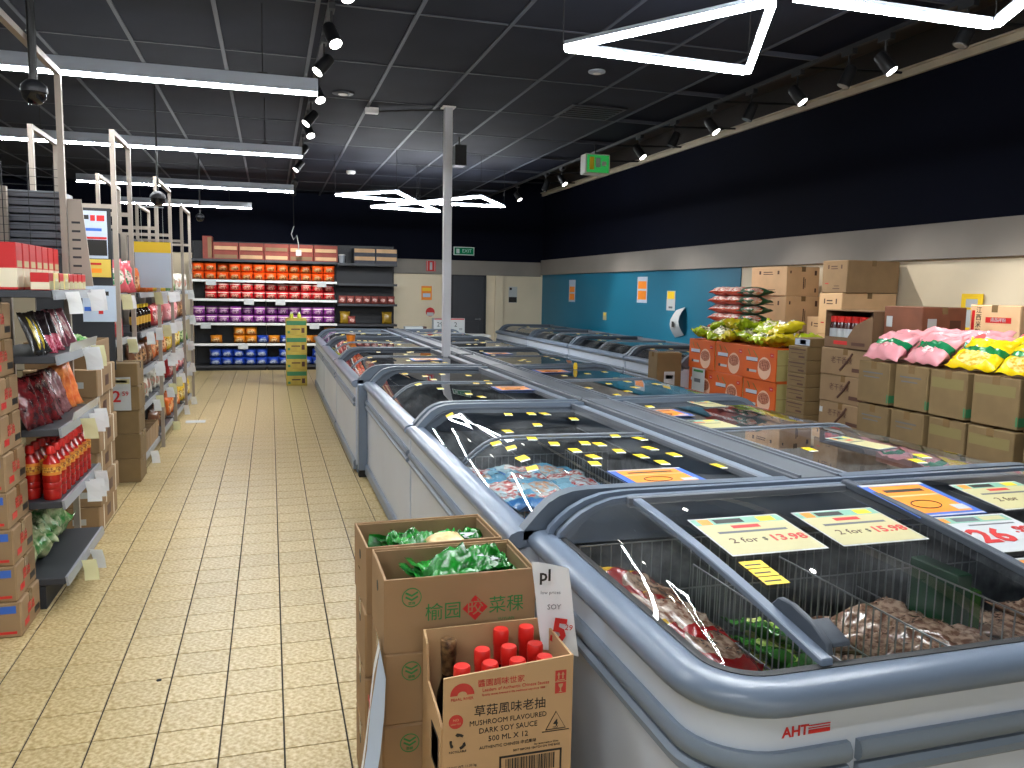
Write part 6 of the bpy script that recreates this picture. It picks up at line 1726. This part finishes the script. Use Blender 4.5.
flat_sign('orange promotion sign with blue border on the second freezer', 1.385, 2.69, 0.31, 0.235, 0.9362, 0.0, 'orange')
flat_sign('orange promotion sign with blue border on the third freezer', 1.63, 5.39, 0.27, 0.23, 0.9362, 0.0, 'orange')
flat_sign('orange promotion sign with blue border on the nearest right row freezer', 2.18, 4.20, 0.29, 0.26, 0.9262, 0.0, 'orange')
flat_sign('cream sign beside the orange sign on the nearest right row freezer', 2.20, 3.79, 0.34, 0.27, 0.9262, 0.0, 'cream')
flat_sign('pale sign at the far edge of the nearest right row freezer', 2.65, 4.50, 0.16, 0.24, 0.9262, 0.0, 'cream')
flat_sign('long pale sign on the nearest right row freezer near the foreground freezer', 2.66, 3.12, 0.13, 0.30, 0.9362, 0.2, 'cream')
flat_sign('orange promotion sign on the second right row freezer', 2.35, 6.62, 0.30, 0.24, 0.9262, 0.0, 'orange')
flat_sign('orange promotion sign on the fourth left row freezer', 1.45, 7.75, 0.30, 0.24, 0.9362, 0.0, 'orange')
flat_sign('orange promotion sign on the third right row freezer', 2.4, 8.55, 0.30, 0.24, 0.9262, 0.0, 'orange')
tag(MB().lathe([(0.018, 0), (0.02, 0.03), (0.012, 0.06)], 10, (2.62, 6.75, 0.927)).build('yellow_marker', M_yellow, None, world=False, smooth='auto'), 'small yellow plastic marker standing on the right row glass', 'marker')
# ================================================================ ceiling fittings
def exit_box():
    t = thing('exit_light_box', 'green and white exit light box hanging by the ceiling edge', 'exit sign', (3.87, 9.55, 3.16))
    MB().box(3.71, 4.03, 9.40, 9.58, 3.06, 3.30).build('housing', mat('exit_box_white', '#d5d6d0', 0.5), t, bevel=0.008)
    MB().box(3.725, 4.015, 9.3975, 9.3995, 3.075, 3.285).build('panel', emit('exit_panel_green', '#2f9a4a', 0.8), t)
    panel_print(t, [(-0.03, 0.03, -0.02, 0.09, M_paper), (0.05, 0.11, 0.0, 0.05, M_paper), (-0.11, -0.05, -0.05, 0.10, M_yellow)], FACE_NY, (0, -0.1528, 0))
    MB().cyl((3.87, 9.49, 3.30), (3.87, 9.49, CZ), 0.012, n=8).build('stem', M_spotblack, t)
exit_box()
def ceil_disc(name, label, cat, x, y, r, h, m):
    t = thing(name, label, cat, (x, y, CZ - h))
    MB().lathe([(r * 0.7, 0), (r, h * 0.4), (r, h)], 18, (x, y, CZ - h)).build('body', m, t, smooth='auto')
    MB().lathe([(r * 0.45, -0.004), (r * 0.45, 0.0)], 14, (x, y, CZ - h)).build('inner_ring', M_white if m is not M_white else M_grid, t)
    return t
ceil_disc('smoke_detector', 'white smoke detector on the ceiling beyond the star lamps', 'detector', 1.24, 13.1, 0.07, 0.05, M_white)
ceil_disc('ceiling_speaker', 'round grille set in the ceiling beside the spotlight track', 'speaker', 0.683, 7.96, 0.10, 0.012, M_grid)
ceil_disc('downlight', 'small round downlight in the ceiling under the near star lamp', 'downlight', 2.609, 6.42, 0.07, 0.02, M_alu)
t = thing('cable_box', 'small white cable box on the ceiling left of the column', 'box', (1.017, 8.49, 3.39))
MB().box(0.95, 1.08, 8.45, 8.53, 3.375, CZ).build('body', M_white, t, bevel=0.004)
MB().tube([(1.08, 8.49, 3.40), (1.4, 8.35, 3.41), (1.70, 8.2, 3.40)], 0.008, 6).build('conduit', M_dark, t)
t = thing('air_vent', 'dark rectangular air vent in the ceiling right of the column', 'vent', (3.13, 7.86, CZ))
MB().box(2.84, 3.42, 7.57, 8.15, CZ - 0.012, CZ - 0.001).build('frame', M_grid2, t, bevel=0.003)
for k in range(6): MB().box(2.88, 3.38, 7.62 + k * 0.085, 7.66 + k * 0.085, CZ - 0.02, CZ - 0.0125).build('louvre', M_dark, t)
t = thing('pendant_speaker', 'black box speaker hanging beside the column', 'speaker', (2.2, 9.7, 3.2))
MB().box(2.13, 2.27, 9.60, 9.80, 3.09, 3.33).build('cabinet', M_spotblack, t, bevel=0.008)
MB().cyl((2.2, 9.7, 3.33), (2.2, 9.7, CZ), 0.012, n=8).build('stem', M_spotblack, t)
MB().cyl((2.2, 9.598, 3.15), (2.2, 9.594, 3.15), 0.05, n=16).build('cone', M_dark, t)
def dome(x, y, z, label, s=1.0, pr=0.02):
    t = thing('pendant_camera', label, 'camera', (x, y, z))
    MB().cyl((x, y, z + 0.09 * s), (x, y, CZ), pr, n=10).build('pole', M_spotblack, t)
    MB().lathe([(0.03 * s, 0.10 * s), (0.055 * s, 0.09 * s), (0.095 * s, 0.05 * s), (0.10 * s, 0.02 * s), (0.098 * s, 0.0)][::-1], 18, (x, y, z)).build('hood', M_dark, t, smooth='auto')
    MB().lathe([(0.092 * s, 0.0), (0.085 * s, -0.05 * s), (0.05 * s, -0.085 * s), (0.01 * s, -0.095 * s)][::-1], 18, (x, y, z)).build('dome', mat('smoked_dome', '#0c0d10', 0.08), t, smooth='auto')
dome(-1.10, 4.62, 2.545, 'black dome camera hanging from a pole near the top left corner', 0.62)
dome(-0.99, 8.3, 2.41, 'dome camera hanging over the middle of the left shelves', 0.7, 0.008)
dome(-0.95, 12.6, 2.58, 'dome camera hanging in front of the back shelves', 0.6, 0.01)
# white hook hanging above the back shelves
t = thing('hanging_cable', 'white looped cable hanging above the back shelves', 'cable', (0.50, 16.0, 2.25))
MB().tube([(0.44, 16.0, 3.43), (0.45, 16.0, 2.75)], 0.006, 6).build('cord', M_cable, t)
MB().tube([(0.45, 16.0, 2.75), (0.40, 16.0, 2.60), (0.44, 16.0, 2.50), (0.50, 16.0, 2.58), (0.53, 16.0, 2.42), (0.53, 16.0, 2.30)], 0.008, 6).build('cable', M_paper, t, smooth=True)
MB().box(0.48, 0.58, 15.99, 16.01, 2.20, 2.31).build('plug', M_paper, t)
